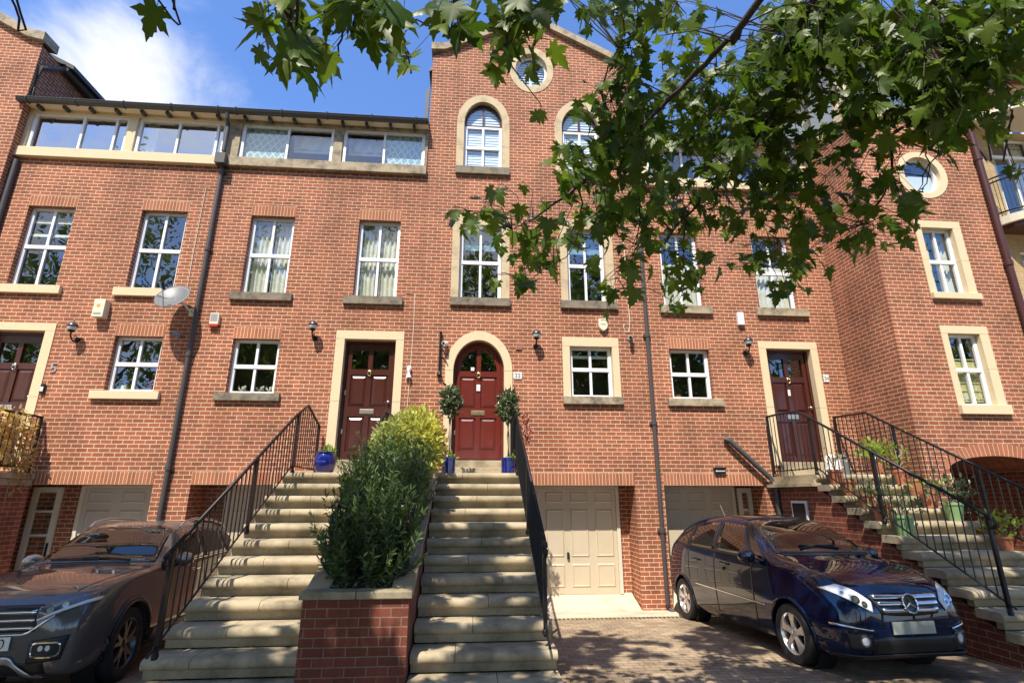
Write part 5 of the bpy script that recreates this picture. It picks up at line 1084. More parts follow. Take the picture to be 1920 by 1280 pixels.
    def wheel(s, x, sg, y, spokes, alloy, style=0):
        z = s.wr; r = s.wr; w = MB(); P = [(r*.66,-.10),(r*.93,-.105),(r*.985,-.09),(r,-.06),(r,.06),(r*.985,.09),(r*.93,.105),(r*.70,.10),(r*.66,.085)]
        t = MB(); t.lathe((x, y*sg, z), [(a, b*sg) for a, b in P], 40, 'y'); wo = s.mb(t, 'wheel', 'tyre'); ri = MB()
        ri.lathe((x, y*sg, z), [(r*.70,.095*sg),(r*.66,.10*sg),(r*.63,.085*sg),(r*.60,-.05*sg)], 40, 'y')
        for k in range(spokes):
            for off in ((-.13, .13) if style == 0 else (-.20, .20)):
                a0 = 2*math.pi*k/spokes+.3; a1 = a0+off*(1 if style == 0 else 1.3); pts = []
                for q, hw, dep in ((.10, .030, .075), (.36, .021, .085), (.64, .024 if style == 0 else .018, .088)):
                    aa = a0*(1-q/.64)+a1*(q/.64); cx, cz = x+r*q*math.cos(aa), z+r*q*math.sin(aa); nx, nz = -math.sin(aa), math.cos(aa); pts.append(((cx+nx*hw, (y+dep)*sg, cz+nz*hw), (cx-nx*hw, (y+dep)*sg, cz-nz*hw), (cx-nx*hw*1.2, (y+dep-.045)*sg, cz-nz*hw*1.2), (cx+nx*hw*1.2, (y+dep-.045)*sg, cz+nz*hw*1.2)))
                base = ri.add([p for q4 in pts for p in q4])
                for i in range(2):
                    for j in range(4): ri.f.append((base+i*4+j, base+i*4+(j+1) % 4, base+i*4+4+(j+1) % 4, base+i*4+4+j))
        ri.lathe((x, y*sg, z), [(0,.086*sg),(r*.10,.084*sg),(r*.15,.07*sg),(r*.15,.03*sg)], 20, 'y'); s.mb(ri, 'rim', alloy, wo)
        d = MB(); d.lathe((x, y*sg, z), [(0,-.02*sg),(r*.64,-.02*sg)], 24, 'y'); d.lathe((x, (y+.01)*sg, z), [(0,.0),(r*.42,.0)], 24, 'y'); s.mb(d, 'brake_disc', 'black', wo)
    def arch_trim(s, x, ar, m, r=.016):
        for sg in (-1, 1):
            P = []
            for a in np.linspace(-.25, math.pi+.25, 26):
                h, n = s.hit((x+ar*math.cos(a), 0, s.wr+ar*math.sin(a)), 's+' if sg > 0 else 's-')
                if h is not None: P.append(tuple(h+n*.002))
            b = MB(); b.tube(P, r, 8); s.mb(b, 'wheel_arch_trim', m)
    def liner(s, x, ar):
        for sg in (-1, 1):
            d = MB(); d.lathe((x, sg*.55, s.wr), [(0,0),(ar+.01,0),(ar+.008,.26*sg)], 30, 'y'); s.mb(d, 'wheel_arch_liner', 'black')
    def mirror(s, x, y, z, m):
        for sg in (-1, 1):
            b = MB(); c = Vector((x, y*sg, z)); b.lathe(tuple(c), [(0,-.075),(.055,-.07),(.085,-.04),(.092,.02),(.088,.05),(0,.05)], 16, 'x'); b.v = [(p[0], c.y+(p[1]-c.y)*1.28, c.z+(p[2]-c.z)*.92) for p in b.v]
            # cap points forward
            b.v = [(2*x-p[0], p[1], p[2]) for p in b.v]; o = s.mb(b, 'wing_mirror', m); g = MB(); g.box(x-.056, x-.052, c.y-.09, c.y+.09, c.z-.065, c.z+.06); s.mb(g, 'mirror_glass', 'chrome', o, False); k = MB(); k.tube([(x,y*sg-.07*sg,z-.04),(x+.02,y*sg-.19*sg,z-.10)], .025, 8); s.mb(k, 'mirror_arm', 'black', o)
def rect_front(car, name, m, y0, y1, z0, z1, lift=.012, parent=None, nv=6): return car.patch(name, m, [(y0,z0),(y1,z0),(y1,z1),(y0,z1)], 'f', lift, 16, nv, parent)
# navy hatchback
B = Car('parked_car', 'navy blue hatchback parked at the right with a blank number plate and star badge', 'car', (4.436, -2.335, -1.523, 1.024, 1.068, .996),
 [(2.22,.36,.46,.44,.52,.56,.52,.66,.44,.69),(2.17,.24,.64,.40,.70,.60,.68,.74,.56,.79),(2.06,.20,.72,.44,.79,.68,.765,.84,.63,.89),(1.85,.19,.76,.48,.85,.80,.815,.95,.68,.985),(1.5,.19,.77,.52,.885,.90,.86,1.04,.74,1.075),(1.08,.19,.78,.54,.888,.97,.875,1.12,.76,1.16),(.72,.19,.78,.55,.888,1.00,.87,1.33,.66,1.37),(.30,.19,.78,.55,.888,1.02,.868,1.50,.595,1.535),(-.3,.19,.78,.55,.888,1.05,.865,1.56,.58,1.605),(-1.0,.20,.78,.56,.888,1.09,.86,1.535,.575,1.585),(-1.55,.22,.76,.57,.88,1.12,.835,1.45,.55,1.50),(-1.85,.26,.74,.57,.86,1.10,.79,1.25,.60,1.32),(-2.0,.30,.70,.55,.82,.95,.76,1.06,.62,1.1),(-2.07,.36,.60,.52,.74,.80,.66,.9,.5,.93)],
 'paint_blue', [(1.39,.31,.365),(-1.39,.31,.365)], .315)
B.liner(1.39,.365); B.liner(-1.39,.365)
for x in (1.39,-1.39):
    for sg in (1,-1): B.wheel(x, sg, .775, 5, 'alloy')
B.patch('windscreen', 'carglass', [(1.04,-.70),(1.04,.70),(.33,.575),(.33,-.575)], 't', .005, 18, 14, edge=lambda u, v: (.09*(1-(2*u-1)**2)*(1-v)*.9, 0))
B.patch('roof_panel', 'carglass', [(.22,-.50),(.22,.50),(-.9,.50),(-.9,-.50)], 't', .004, 10, 10)
B.patch('window_surround', 'black', [(1.0,1.062),(-1.66,1.175),(-1.47,1.425),(.43,1.475)], 's+', .0022, 30, 10, mirror=True)
B.arch_trim(1.39,.372,'paint_blue'); B.arch_trim(-1.39,.372,'paint_blue')
for cs in ([(.66,1.085),(-.22,1.115),(-.22,1.505),(.36,1.455)], [(-.30,1.118),(-1.08,1.15),(-1.06,1.475),(-.30,1.505)], [(-1.15,1.155),(-1.62,1.20),(-1.46,1.40),(-1.13,1.465)], [(.98,1.075),(.73,1.083),(.50,1.36),(.55,1.33)]): B.patch('side_window', 'carglass', cs, 's+', .004, 10, 8, mirror=True)
for cs in ([(.73,1.06),(.70,1.06),(.70,.30),(.73,.30)], [(-.25,1.08),(-.275,1.08),(-.275,.30),(-.25,.30)], [(-1.08,.62),(-1.10,.62),(-1.12,1.1),(-1.10,1.1)]): B.patch('door_seam', 'black', cs, 's+', .0015, 2, 10, mirror=True)
B.patch('window_trim', 'black', [(1.0,1.045),(-1.62,1.165),(-1.62,1.185),(1.0,1.07)], 's+', .006, 30, 2, mirror=True)
B.patch('rubbing_strip', 'chrome', [(.95,.545),(-.95,.60),(-.95,.615),(.95,.56)], 's+', .008, 24, 2, mirror=True)
for x in (.04,-.82): 
    for sg in (1,-1):
        h, n = B.hit((x, 0, .955), 's+' if sg > 0 else 's-'); b = MB(); b.tube([(h.x+.10,h.y+.0*sg,.955),(h.x+.08,h.y+.03*sg,.957),(h.x-.08,h.y+.03*sg,.963),(h.x-.10,h.y,.965)], .014, 8); B.mb(b, 'door_handle', 'paint_blue')
B.mirror(.80, .985, 1.10, 'paint_blue')
hl = B.patch('headlight', 'lampglass', [(.80,.845),(.47,.645),(.44,.735),(.68,.885)], 'f', .010, 14, 8, edge=lambda u, v: (.0, .035*math.sin(math.pi*u)*(v-.2)))
hl2 = B.patch('headlight', 'lampglass', [(-.80,.845),(-.47,.645),(-.44,.735),(-.68,.885)], 'f', .010, 14, 8, edge=lambda u, v: (.0, .035*math.sin(math.pi*u)*(v-.2)))
for sg, par in ((1, hl), (-1, hl2)):
    for (y, z, r) in ((.60,.755,.045),(.53,.715,.032),(.68,.81,.03)):
        h, n = B.hit((0, y*sg, z), 'f'); b = MB(); ref = n.cross(Vector((0,0,1))).normalized(); w = ref.cross(n); c = h+n*.012
        for r_, d_ in ((r,0),): b.tube([tuple(c), tuple(c+n*.006)], r, 18)
        B.mb(b, 'reflector', 'chrome', par); b = MB(); b.tube([tuple(c+n*.005), tuple(c+n*.009)], r*.6, 14); B.mb(b, 'lamp', 'lampglass_dark', par)
gr = B.patch('grille', 'black', [(-.36,.625),(.36,.625),(.43,.80),(-.43,.80)], 'f', .006, 18, 8, edge=lambda u, v: (0, -.02*(1-(2*u-1)**2)*(1-v)))
for z0, hw in ((.645,.345),(.700,.375),(.755,.40)): B.patch('grille_bar', 'chrome', [(-hw,z0),(hw,z0),(hw+.01,z0+.030),(-hw-.01,z0+.030)], 'f', .022, 18, 3, gr)
h, n = B.hit((0, 0, .715), 'f'); n = Vector((1, 0, .22)).normalized(); ref = Vector((0, 1, 0)); w = n.cross(ref); c = h+n*.045; b = MB(); rb = .088
b.tube([tuple(c+(ref*math.cos(a)+w*math.sin(a))*rb) for a in np.linspace(0, 2*math.pi, 33)], .009, 7, False)
for a in (math.pi/2, math.pi/2+2*math.pi/3, math.pi/2-2*math.pi/3):
    d = ref*math.cos(a)+w*math.sin(a); s_ = d.cross(n); i0 = b.add([tuple(c+d*rb), tuple(c+s_*.016), tuple(c+n*.012), tuple(c-s_*.016)]); b.f += [(i0, i0+1, i0+2), (i0, i0+2, i0+3), (i0, i0+3, i0+1)]
B.mb(b, 'badge', 'chrome', gr, True, 30); b = MB(); b.tube([tuple(c-n*.03), tuple(c-n*.012)], rb*.98, 30); B.mb(b, 'badge_backing', 'black', gr)
b = MB(); h, n = B.hit((0, 0, .50), 'f'); b.box(h.x+.016, h.x+.028, -.265, .265, .445, .558); bb = B.mb(b, 'number_plate', 'plate', None, False)
rect_front(B, 'lower_intake', 'black', -.52, .52, .255, .42, .006)
B.patch('bumper_lip', 'black', [(-.80,.225),(.80,.225),(.80,.262),(-.80,.262)], 'f', .012, 24, 3)
for sg in (1,-1): B.patch('corner_intake', 'black', [(.50*sg,.30),(.74*sg,.30),(.76*sg,.45),(.52*sg,.45)], 'f', .004, 8, 6)
for sg in (1,-1):
    B.patch('bumper_trim', 'chrome', [(.82*sg,.515),(.50*sg,.475),(.50*sg,.490),(.82*sg,.535)], 'f', .012, 12, 2)
    h, n = B.hit((0, .60*sg, .385), 'f'); b = MB(); b.tube([tuple(h+n*.002), tuple(h+n*.012)], .052, 18); f_ = B.mb(b, 'fog_light', 'chrome'); b = MB(); b.tube([tuple(h+n*.012), tuple(h+n*.015)], .036, 16); B.mb(b, 'fog_lens', 'lampglass', f_)
    b = MB(); P = [B.hit((x, y*sg, 0), 't')[0] for x, y in ((1.02,.30),(.98,.02),(.97,-.28))]; b.tube([tuple(p+Vector((0,0,.02))) for p in P], .010, 6); B.mb(b, 'wiper', 'black')
B.patch('cowl', 'black', [(1.14,-.62),(1.14,.62),(1.06,.66),(1.06,-.66)], 't', .004, 14, 3, edge=lambda u, v: (.08*(1-(2*u-1)**2), 0))
for sg in (1,-1): B.patch('bonnet_seam', 'black', [(1.12,.74*sg),(2.0,.60*sg),(2.0,.592*sg),(1.12,.73*sg)], 't', .0015, 20, 1)
b = MB(); b.tube([(-1.2,0,1.56),(-1.35,0,1.78)], .005, 5); B.mb(b, 'aerial', 'black')
# grey-brown off-roader
G = Car('parked_car', 'grey brown off-road car with roof rails parked at the left beside the stairs', 'car', (-4.291, -2.524, -1.497, .927, .971, .97),
 [(2.36,.40,.58,.50,.66,.66,.66,.80,.52,.83),(2.28,.28,.72,.48,.80,.70,.79,.86,.62,.90),(2.12,.24,.78,.52,.87,.80,.86,.94,.72,.965),(1.8,.24,.80,.56,.915,.90,.895,1.00,.79,1.03),(1.3,.24,.82,.60,.92,.96,.90,1.05,.82,1.09),(.86,.24,.82,.60,.92,1.00,.90,1.10,.80,1.14),(.5,.24,.82,.60,.92,1.03,.895,1.30,.70,1.34),(.08,.24,.82,.60,.92,1.05,.89,1.50,.62,1.54),(-.5,.24,.82,.60,.92,1.07,.89,1.555,.61,1.60),(-1.2,.24,.82,.60,.92,1.09,.885,1.54,.60,1.585),(-1.75,.26,.80,.62,.91,1.11,.86,1.47,.58,1.52),(-2.05,.30,.78,.62,.89,1.08,.82,1.28,.60,1.34),(-2.2,.36,.72,.60,.83,.95,.76,1.0,.6,1.04)],
 'paint_grey', [(1.42,.345,.415),(-1.28,.345,.415)], .355)
G.liner(1.42,.415); G.liner(-1.28,.415)
for x in (1.42,-1.28):
    for sg in (1,-1): G.wheel(x, sg, .80, 5, 'alloy_dark', 1)
G.patch('windscreen', 'carglass', [(.80,-.76),(.80,.76),(.12,.60),(.12,-.60)], 't', .005, 18, 14, edge=lambda u, v: (.08*(1-(2*u-1)**2)*(1-v), 0))
for cs in ([(.50,1.09),(-.42,1.115),(-.42,1.495),(.16,1.455)], [(-.50,1.118),(-1.32,1.14),(-1.28,1.475),(-.50,1.495)], [(-1.40,1.145),(-1.95,1.18),(-1.78,1.40),(-1.36,1.465)]): G.patch('side_window', 'carglass', cs, 's+', .004, 10, 8, mirror=True)
for cs in ([(.62,1.08),(.59,1.08),(.59,.34),(.62,.34)], [(-.45,1.10),(-.475,1.10),(-.475,.34),(-.45,.34)]): G.patch('door_seam', 'black', cs, 's+', .0015, 2, 10, mirror=True)
G.patch('window_trim', 'chrome', [(.62,1.068),(-1.95,1.155),(-1.95,1.170),(.62,1.083)], 's+', .006, 30, 2, mirror=True)
G.patch('window_surround', 'black', [(.66,1.07),(-1.98,1.165),(-1.79,1.425),(.22,1.475)], 's+', .0022, 30, 10, mirror=True)
G.arch_trim(1.42,.43,'black',.030); G.arch_trim(-1.28,.43,'black',.030)
G.patch('sill_cladding', 'black', [(.96,.26),(-.85,.26),(-.85,.42),(.96,.42)], 's+', .012, 16, 4, mirror=True)
for x in (-.12,-1.0):
    for sg in (1,-1): h, n = G.hit((x, 0, .98), 's+' if sg > 0 else 's-'); b = MB(); b.tube([(h.x+.11,h.y,.98),(h.x+.09,h.y+.03*sg,.982),(h.x-.09,h.y+.03*sg,.986),(h.x-.11,h.y,.988)], .015, 8); G.mb(b, 'door_handle', 'chrome')
G.mirror(.52, 1.02, 1.13, 'paint_grey')
for sg in (1,-1):
    b = MB(); P = [(x, .66*sg, G.hit((x, .60*sg, 0), 't')[0].z+dz) for x, dz in ((.05,.0),(-.05,.05),(-.4,.065),(-1.0,.065),(-1.5,.05),(-1.62,.0))]; b.tube(P, .018, 8); G.mb(b, 'roof_rail', 'alloy')
    hl = G.patch('headlight', 'lampglass_dark', [(.86,.865),(.46,.735),(.46,.83),(.84,.925)] if sg > 0 else [(-.86,.865),(-.46,.735),(-.46,.83),(-.84,.925)], 'f', .012, 16, 8)
    G.patch('running_light', 'lampglass', [(.865*sg,.855),(.47*sg,.725),(.47*sg,.742),(.865*sg,.885)], 'f', .018, 16, 2, hl)
    for (y, z, r) in ((.66,.84,.03),(.56,.805,.03)):
        h, n = G.hit((0, y*sg, z), 'f'); b = MB(); b.tube([tuple(h+n*.014), tuple(h+n*.020)], r, 14); G.mb(b, 'lamp', 'chrome', hl)
    fo = G.patch('fog_light_surround', 'black', [(.74*sg,.40),(.44*sg,.38),(.44*sg,.56),(.78*sg,.60)], 'f', .008, 12, 8)
    h, n = G.hit((0, .60*sg, .49), 'f'); b = MB()
    P = [G.hit((0, (.60+.125*math.copysign(abs(math.cos(a))**.5, math.cos(a)))*sg, .49+.06*math.copysign(abs(math.sin(a))**.5, math.sin(a))), 'f') for a in np.linspace(0, 2*math.pi, 25)]; b.tube([tuple(q[0]+q[1]*.016) for q in P], .009, 6, False); G.mb(b, 'fog_ring', 'chrome', fo)
    for dy in (-.04, .03): b = MB(); h, n = G.hit((0, (.60+dy)*sg, .50), 'f'); b.tube([tuple(h+n*.010), tuple(h+n*.016)], .024, 12); G.mb(b, 'fog_lens', 'lampglass', fo)
gr = G.patch('grille', 'black', [(-.46,.64),(.46,.64),(.47,.855),(-.47,.855)], 'f', .006, 18, 8)
for z0 in (.66,.725,.79): G.patch('grille_bar', 'chrome', [(-.45,z0),(.45,z0),(.45,z0+.022),(-.45,z0+.022)], 'f', .018, 18, 2, gr)
G.patch('grille_trim', 'chrome', [(-.62,.655),(.62,.655),(.62,.672),(-.62,.672)], 'f', .016, 24, 2, gr, edge=lambda u, v: (0, .10*max(0, abs(2*u-1)-.62)/.38-.045*(1-max(0, abs(2*u-1)-.62)/.38)))
h, n = G.hit((0, 0, .75), 'f'); n = Vector((1, 0, .1)).normalized(); c = h+n*.03; b = MB(); b.tube([tuple(c+(Vector((0,1,0))*math.cos(a)+n.cross(Vector((0,1,0)))*math.sin(a))*.075) for a in np.linspace(0, 2*math.pi, 31)], .009, 6, False)
w = n.cross(Vector((0,1,0)))
for zz in ((.055,.008,-.042,.062),): 
    for k in ((-.045,.055,-.014,.004),(.045,.055,.014,.004),(-.058,.03,-.026,-.058),(-.026,-.058,0,-.008),(0,-.008,.026,-.058),(.026,-.058,.058,.03)): b.tube([tuple(c+Vector((0,1,0))*k[0]+w*k[1]), tuple(c+Vector((0,1,0))*k[2]+w*k[3])], .008, 5)
G.mb(b, 'badge', 'chrome', gr); b = MB(); b.tube([tuple(c-n*.02), tuple(c-n*.008)], .07, 26); G.mb(b, 'badge_backing', 'black', gr)
rect_front(G, 'lower_intake', 'black', -.60, .60, .20+.08, .385, .004)
G.patch('skid_plate', 'alloy', [(-.52,.395),(.52,.395),(.52,.445),(-.52,.445)], 'f', .022, 24, 4, edge=lambda u, v: (.22*(2*u-1)*(1 if abs(2*u-1) > .5 else 0)*(abs(2*u-1)-.5)*2*0, -.20*max(0, abs(2*u-1)-.55)/.45))
b = MB(); h, n = G.hit((0, 0, .55), 'f'); b.box(h.x+.014, h.x+.026, -.26, .26, .495, .605); npl = G.mb(b, 'number_plate', 'plate_white', None, False)
b = MB()   # the one character of the plate inside the frame: a D
yy, x_ = .185, h.x+.028
b.tube([(x_,yy-.022,.515),(x_,yy-.022,.585),(x_,yy+.005,.585),(x_,yy+.022,.57),(x_,yy+.022,.53),(x_,yy+.005,.515),(x_,yy-.022,.515)], .006, 5); G.mb(b, 'plate_character', 'black', npl)
for y0 in (.10, -.30): b = MB(); P = [G.hit((x, y, 0), 't')[0] for x, y in ((.84,y0+.34),(.80,y0),(.79,y0-.30))]; b.tube([tuple(p+Vector((0,0,.022))) for p in P], .011, 6); G.mb(b, 'wiper', 'black')
for sg in (1,-1): G.patch('bonnet_seam', 'black', [(.88,.80*sg),(2.12,.66*sg),(2.12,.652*sg),(.88,.79*sg)], 't', .0015, 20, 1)
# ------------------------------------------------------------ the plane tree over the viewer
pt = thing('plane_tree', (4.6, -14.2, .26), 'plane tree whose leafy boughs hang across the top and right of the view', 'tree')
rows = {
0: {0:2,6:4,7:6,8:2,12:4,13:10,14:9,15:9,16:9,17:9,18:8,19:1,20:8,21:9,22:5,23:9,24:9,25:7,26:6,27:8,28:5,29:9,30:3,31:4,32:4,33:.5,34:.5,35:1,36:8,37:9,38:9,39:8,40:8,41:3,42:8,43:6,44:8,45:8,46:8,47:9},
1: {12:7,13:9,14:9,15:6,16:8,17:7,18:7,19:1,20:5,21:8,22:2,23:9,24:8,25:4,27:1,28:2,29:7,30:5,31:7,32:4,33:1,34:1,35:3,36:9,37:9,38:9,39:9,40:9,41:4,42:7,43:4,44:8,45:9,46:8,47:8},
2: {12:6,13:5,14:6,15:5,16:3,17:3,18:3,20:4,21:1,23:7,24:6,25:1,28:3,29:8,30:6,31:6,32:3,33:4,34:2,35:8,36:9,37:9,38:9,39:9,40:9,41:8,42:8,43:6,44:8,45:9,46:9,47:9},
3: {14:3,15:9,16:6,18:3,19:4,23:4,24:2,28:4,29:9,30:5,31:6,32:6,33:6,34:5,35:9,36:9,37:9,38:7,39:7,40:9,41:9,42:9,43:9,44:9,45:8,46:6,47:7},
4: {14:1,15:3,16:2,25:1,26:4,27:5,28:9,29:9,30:7,31:8,32:8,33:7,34:8,35:9,36:9,37:6,38:4,39:6,40:8,41:7,42:9,43:9,44:9,45:8,46:3,47:4},
5: {25:3,26:4,27:6,28:9,29:9,30:8,31:9,32:9,33:8,34:9,35:8,36:7,37:5,38:3,39:6,40:8,41:7,42:8,43:7,44:7,45:8,46:5,47:1},
6: {26:2,27:4,28:9,29:9,30:9,31:8,32:7,33:8,34:7,35:8,36:6,37:7,38:6,39:5,40:6,41:4,42:4,43:7,44:7,45:4,46:1},
7: {25:1,26:6,27:9,28:9,29:9,30:9,31:5,32:3,33:7,34:8,35:4,36:7,37:8,38:5,39:6,40:2,41:6,42:3,43:2,44:2},
8: {25:3,26:7,27:8,28:8,29:8,30:8,31:5,32:4,33:8,34:7,35:4,36:6,37:7,38:5,39:3,40:3,41:6,42:2,43:.5,47:2},
9: {21:1,22:4,23:4,24:1,25:1,26:2,27:5,28:8,29:9,30:8,31:8,32:7,33:7,34:6,35:7,36:7,37:7,38:7,39:5,40:6,41:3,42:6,43:1},
10:{21:3,22:6,23:7,24:6,25:3,26:3,27:5,28:8,29:7,30:9,31:8,32:6,33:5,34:6,35:4,36:5,37:6,38:5,39:1,40:3,41:4,42:4},
11:{22:3,23:4,24:8,25:4,26:6,27:4,28:3,29:6,30:5,31:3,32:4,33:.5,34:1,35:3,36:4,37:6,38:1,39:1,40:5,41:3,42:2},
12:{23:1,24:7,25:6,26:4,27:1,28:2,29:5,30:2,31:6,32:5,33:4,34:5,35:5,36:4,37:5,38:1},
13:{22:2,23:4,24:8,25:3,28:6,29:4,31:5,32:5,33:1,34:1,35:1,36:5,37:4},
14:{28:3,29:1,31:5}}
# boughs: image-guided directions give each limb a real path at its own distance from the viewer
def bough(pts): return [at(*p) for p in pts]
trunk_top = Vector((3.4, -12.6, 5.4)); fork = Vector((2.6, -11.0, 6.6))
LIMBS = [
 ([trunk_top, Vector((2.9,-11.2,5.9)), at(1560,-60,4.3), at(1480,150,4.4), at(1430,240,4.5), at(1380,310,4.6), at(1290,400,4.7), at(1235,470,4.8)], .055),
 ([trunk_top, Vector((2.6,-11.0,5.7)), at(1450,-40,3.4), at(1390,50,3.5), at(1290,150,3.6), at(1180,260,3.7), at(1090,345,3.8), at(1000,410,3.9), at(960,430,3.9)], .042),
 ([trunk_top, Vector((3.5,-10.6,5.9)), at(1590,-50,4.2), at(1640,110,4.5), at(1665,250,4.7), at(1668,330,4.8), at(1620,420,4.9)], .040),
 ([trunk_top, Vector((4.2,-10.6,5.9)), at(1800,-60,4.4), at(1815,110,4.7), at(1790,220,4.9), at(1730,330,5.0)], .034),
 ([trunk_top, Vector((1.4,-11.0,5.5)), at(1000,-90,2.9), at(960,30,2.9), at(950,110,2.95)], .026),
 ([trunk_top, Vector((1.0,-11.2,5.3)), at(860,-80,2.7), at(850,20,2.7), at(838,70,2.7)], .022),
 ([trunk_top, Vector((.4,-11.2,5.1)), at(690,-100,2.4), at(650,30,2.4), at(630,120,2.45)], .022),
 ([trunk_top, Vector((.2,-11.4,5.1)), at(560,-90,2.3), at(545,20,2.3), at(530,80,2.3)], .018),
 ([at(690,-100,2.4), at(730,20,2.45), at(760,90,2.5), at(770,140,2.5)], .010),
 ([at(1430,240,4.5), at(1470,330,4.6), at(1460,420,4.7), at(1440,500,4.7)], .016), ([at(1290,400,4.7), at(1280,470,4.7), at(1290,540,4.7)], .014),
 ([at(1180,260,3.7), at(1130,180,3.7), at(1160,90,3.7), at(1250,30,3.7)], .014), ([at(1290,150,3.6), at(1340,140,3.7), at(1335,60,3.7)], .010),
 ([at(1090,345,3.8), at(1085,430,3.9), at(1060,480,3.9), at(980,530,3.9)], .012), ([at(1180,260,3.7), at(1200,380,3.9), at(1190,470,4.0), at(1170,540,4.0)], .013),
 ([at(1665,250,4.7), at(1740,290,4.8), at(1730,360,4.9)], .012), ([at(1480,150,4.4), at(1600,180,4.5), at(1700,160,4.6)], .016), ([at(1815,110,4.7), at(1880,150,4.8), at(1900,220,4.8)], .014),
 ([Vector((.2,-11.4,5.1)), Vector((-1.2,-10.6,4.6)), at(300,-60,2.4), at(285,-25,2.4)], .012), ([Vector((-1.2,-10.6,4.6)), at(10,-60,2.5), at(8,-30,2.5)], .008)]
def smooth_path(pts, n=7):
    P = [Vector(p) for p in pts]; out = []
    for i in range(len(P)-1):
        p0, p1, p2, p3 = P[max(i-1, 0)], P[i], P[i+1], P[min(i+2, len(P)-1)]
        for k in range(n):
            t = k/n; out.append(.5*((2*p1)+(p2-p0)*t+(2*p0-5*p1+4*p2-p3)*t*t+(3*p1-p0-3*p2+p3)*t**3))
    return out+[P[-1]]
SK = []
for pts, r in LIMBS:
    path = smooth_path(pts); n = len(path); b = MB(); b.tube([tuple(p+Vector(rng.normal(size=3)*.006)) for p in path], [max(.0035, .58*r*(1-.84*i/n)) for i in range(n)], 7); b.build('branch', M['bark'], pt, True); SK += [tuple(p) for p in path[max(0, int(n*.30)):]]
SK = np.array(SK)
Pl = []; S_ = []; tw = MB()
dist_col = lambda c, r: (3.85 if (r >= 8 and c < 31) else 2.35 if c < 19 else 2.75 if c < 23 else 3.0 if c < 26 else 3.75 if c < 31 else 4.6)+ (.25 if r > 8 else 0)
for r_, row in rows.items():
    for c_, dv in row.items():
        cv = min(.93, dv/10); d0 = dist_col(c_, r_); size = .128 if d0 < 3.2 else .116 if d0 < 4.2 else .108; px = size*985/d0
        n = rng.poisson(-math.log(1-cv)*1600/(.36*px*px)*1.16)
        for k in range(n):
            p = at((c_+rng.uniform(0, 1))*40, (r_+rng.uniform(0, 1))*40-.42*px, d0+rng.normal()*.32*(1 if d0 > 3.5 else .5)); Pl.append(tuple(p)); S_.append(size*rng.choice([.55, .8, 1.0, 1.15]))
Pl = np.array(Pl); S_ = np.array(S_); n = len(Pl)
near = SK[np.argmin(((Pl[:, None, :]-SK[None])**2).sum(2), axis=1)]
# twigs: leaves in one small neighbourhood share a twig back to the bough
key = np.floor(Pl/.30).astype(int); _, inv = np.unique(key, axis=0, return_inverse=True); inv = inv.ravel()
for g_ in range(inv.max()+1):
    idx = np.where(inv == g_)[0]; c = Pl[idx].mean(0)+[0, 0, .05]; a = SK[np.argmin(((SK-c)**2).sum(1))]
    if np.linalg.norm(a-c) > 1.1: a = c+[rng.normal()*.05, .1, .35]
    m_ = (a+c)/2+[rng.normal()*.03, rng.normal()*.03, .05]; tw.tube([tuple(a), tuple(m_), tuple(c)], [.0050, .0034, .0022], 5, False)
    for i in idx: tw.tube([tuple(c), tuple(Pl[i])], [.0016, .0012], 4, False)
tw.build('twigs', M['bark'], pt)
out = unit(Pl-near+1e-6); T = unit(np.array([0, 0, -.95])+rnd(n, .48)+out*.25); Nn = unit(np.array([-.10, -.55, .62])*rng.choice([1, 1, 1, -1], size=(n, 1))*.9+rnd(n, .42))
tone = np.clip(rng.normal(.42, .30, n), 0, 1)
for i_ in range(4): q = np.arange(i_, n, 4); scatter('foliage', M['leaf'], pt, Pl[q], T[q], Nn[q], S_[q], PLANES[i_], tone[q])
# trunk and the crown overhead (out of frame) that dapples the steps, cars and drive
b = MB(); b.tube([(4.6,-14.2,.1),(4.5,-14.1,1.2),(4.2,-13.6,3.2),tuple(trunk_top),(3.2,-12.6,7.2),(2.9,-12.8,9.5)], [.36,.28,.24,.20,.13,.06], 12); b.build('trunk', M['bark'], pt, True)
C = []
holes = [(rng.uniform(-9, 10), rng.uniform(-15, -4), rng.uniform(.10, .34)) for _ in range(70)]
holes += [(rng.uniform(-3.2, 8), rng.uniform(-8, -2.3), rng.uniform(.10, .30)) for _ in range(75)]
def shadow_xy(x, y, z): k = z/1.62; return x+.42*k, y+k
CR = Vector((math.cos(YAW), -math.sin(YAW), 0)); CW = ray(960, 640); CU = CR.cross(CW)
while len(C) < 18500:
    z = rng.uniform(4.9, 11.0); y = rng.uniform(-15.5, -4.5); x = rng.uniform(-10.5, 10.5); sx, sy = shadow_xy(x, y, z-.1)
    lim = -2.05 + .35*math.sin(sx*1.7+.6)+.22*math.sin(sx*4.1) - (1.7*math.exp(-((sx+2.1)/1.0)**2))
    if sy > lim: continue
    q = Vector((x, y, z))-CAM; dz_ = q.dot(CW)
    if dz_ > .2 and abs(q.dot(CR)/dz_*FPX) < 1060 and abs(q.dot(CU)/dz_*FPX) < 760: continue
    if q.length < 2.6: continue
    if any((sx-hx)**2+((sy-hy)*.8)**2 < hr*hr for hx, hy, hr in holes): continue
    f = math.sin(x*1.9+z)*math.sin(y*1.7-z*.8)+.6*math.sin(x*.8-y*1.1)
    if f < -.95 and rng.uniform() < .7: continue
    C.append((x, y, z))
C = np.array(C); su = np.array(SUNV); e1 = np.cross(su, [0, 0, 1.]); e1 /= np.linalg.norm(e1); e2 = np.cross(su, e1)
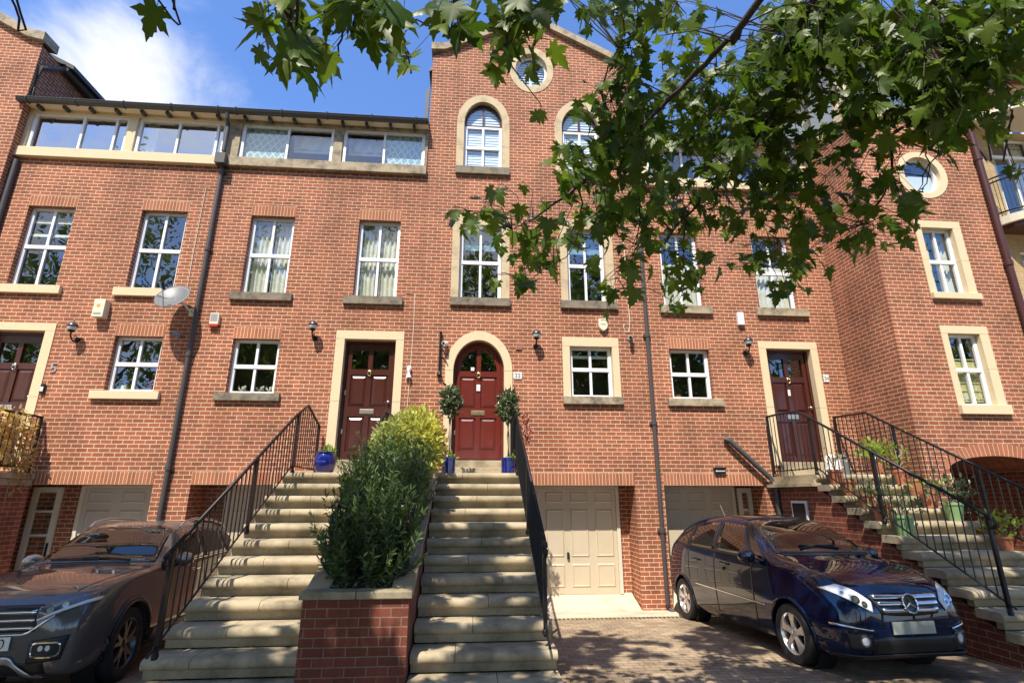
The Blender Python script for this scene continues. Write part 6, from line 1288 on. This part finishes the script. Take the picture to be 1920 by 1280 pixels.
# let sun through to about half of the low boughs
sub_ = Pl[rng.permutation(len(Pl))[:int(len(Pl)*.5)]]; q2 = np.stack([sub_@e1, sub_@e2], 1); c2 = np.stack([C@e1, C@e2], 1); keep = np.ones(len(C), bool)
for i0 in range(0, len(C), 500): keep[i0:i0+500] = (((c2[i0:i0+500, None]-q2[None])**2).sum(2).min(1) > .13**2)
C = C[keep]; n = len(C)
scatter('upper_crown', M['leaf'], pt, C, unit(rnd(n, .6)+[0, 0, -.6]), unit(rnd(n, .55)+[0, 0, 1]), .27*rng.uniform(.7, 1.25, n), PLANE, rng.uniform(0, 1, n))
b = MB()
for k in range(26):
    p = Vector(C[rng.integers(n)]); a = Vector((3.1,-12.6,7.0)); b.tube([tuple(a), tuple((a+p)/2+Vector((0,0,.5))), tuple(p)], [.06,.035,.01], 6, False)
b.build('upper_branches', M['bark'], pt)
# trees across the road behind the viewer: seen only mirrored in the windows and car panels
def far_tree(x, y, H, W, label):
    t = thing('street_tree', (x, y, .2), label, 'tree', 'street trees across the road, mirrored in the windows')
    b = MB(); b.tube([(x,y,0),(x+.1,y,H*.3),(x,y,H*.7)], [.3,.22,.08], 8)
    for k in range(7): a = k*.9; b.tube([(x,y,H*.3+k*.25),(x+W*.4*math.cos(a),y+W*.4*math.sin(a),H*.55+k*.4)], [.1,.03], 5)
    b.build('trunk', M['bark'], t, True); n = 4200; cl = rng.normal(size=(60, 3)); cl = unit(cl)*rng.uniform(.3, 1, (60, 1))*[W*.5, W*.5, H*.42]+[x, y, H*.56]
    P = cl[rng.integers(60, size=n)]+rnd(n)*[W*.07, W*.07, H*.035]; scatter('crown', M['far_leaf'], t, P, unit(rnd(n)), unit(rnd(n)+[0, 0, .8]), .36*rng.uniform(.6, 1.3, n), OVAL, rng.uniform(0, 1, n))
for i_, x in enumerate((-40,-31,-23,-15,-7,1,9,17,25,34)): far_tree(x, -23.5-1.5*(i_ % 2), 21.5+2.5*((i_*7) % 3)-.8, 10.5, 'leafy street tree standing across the road behind the viewer')
# fallen leaves and grit on drive and steps
k = 260; x = rng.uniform(-6, 7, k); y = rng.uniform(-8.5, -.9, k); P = np.stack([x, y, [gz(v)+.006 for v in y]], 1)
lt_ = thing('fallen_leaves', (0,-4,0), 'small dry leaves scattered over the block paved drive', 'leaves', None, 'stuff'); scatter('leaves', M['dry_leaf'], lt_, P, unit(rnd(k)*[1,1,.05]), unit(rnd(k,.15)+[0,0,1]), .045*rng.uniform(.5,1.3,k), OVAL, rng.uniform(0,.5,k))
for o in bpy.data.objects:
    if '_o' in o: del o['_o']
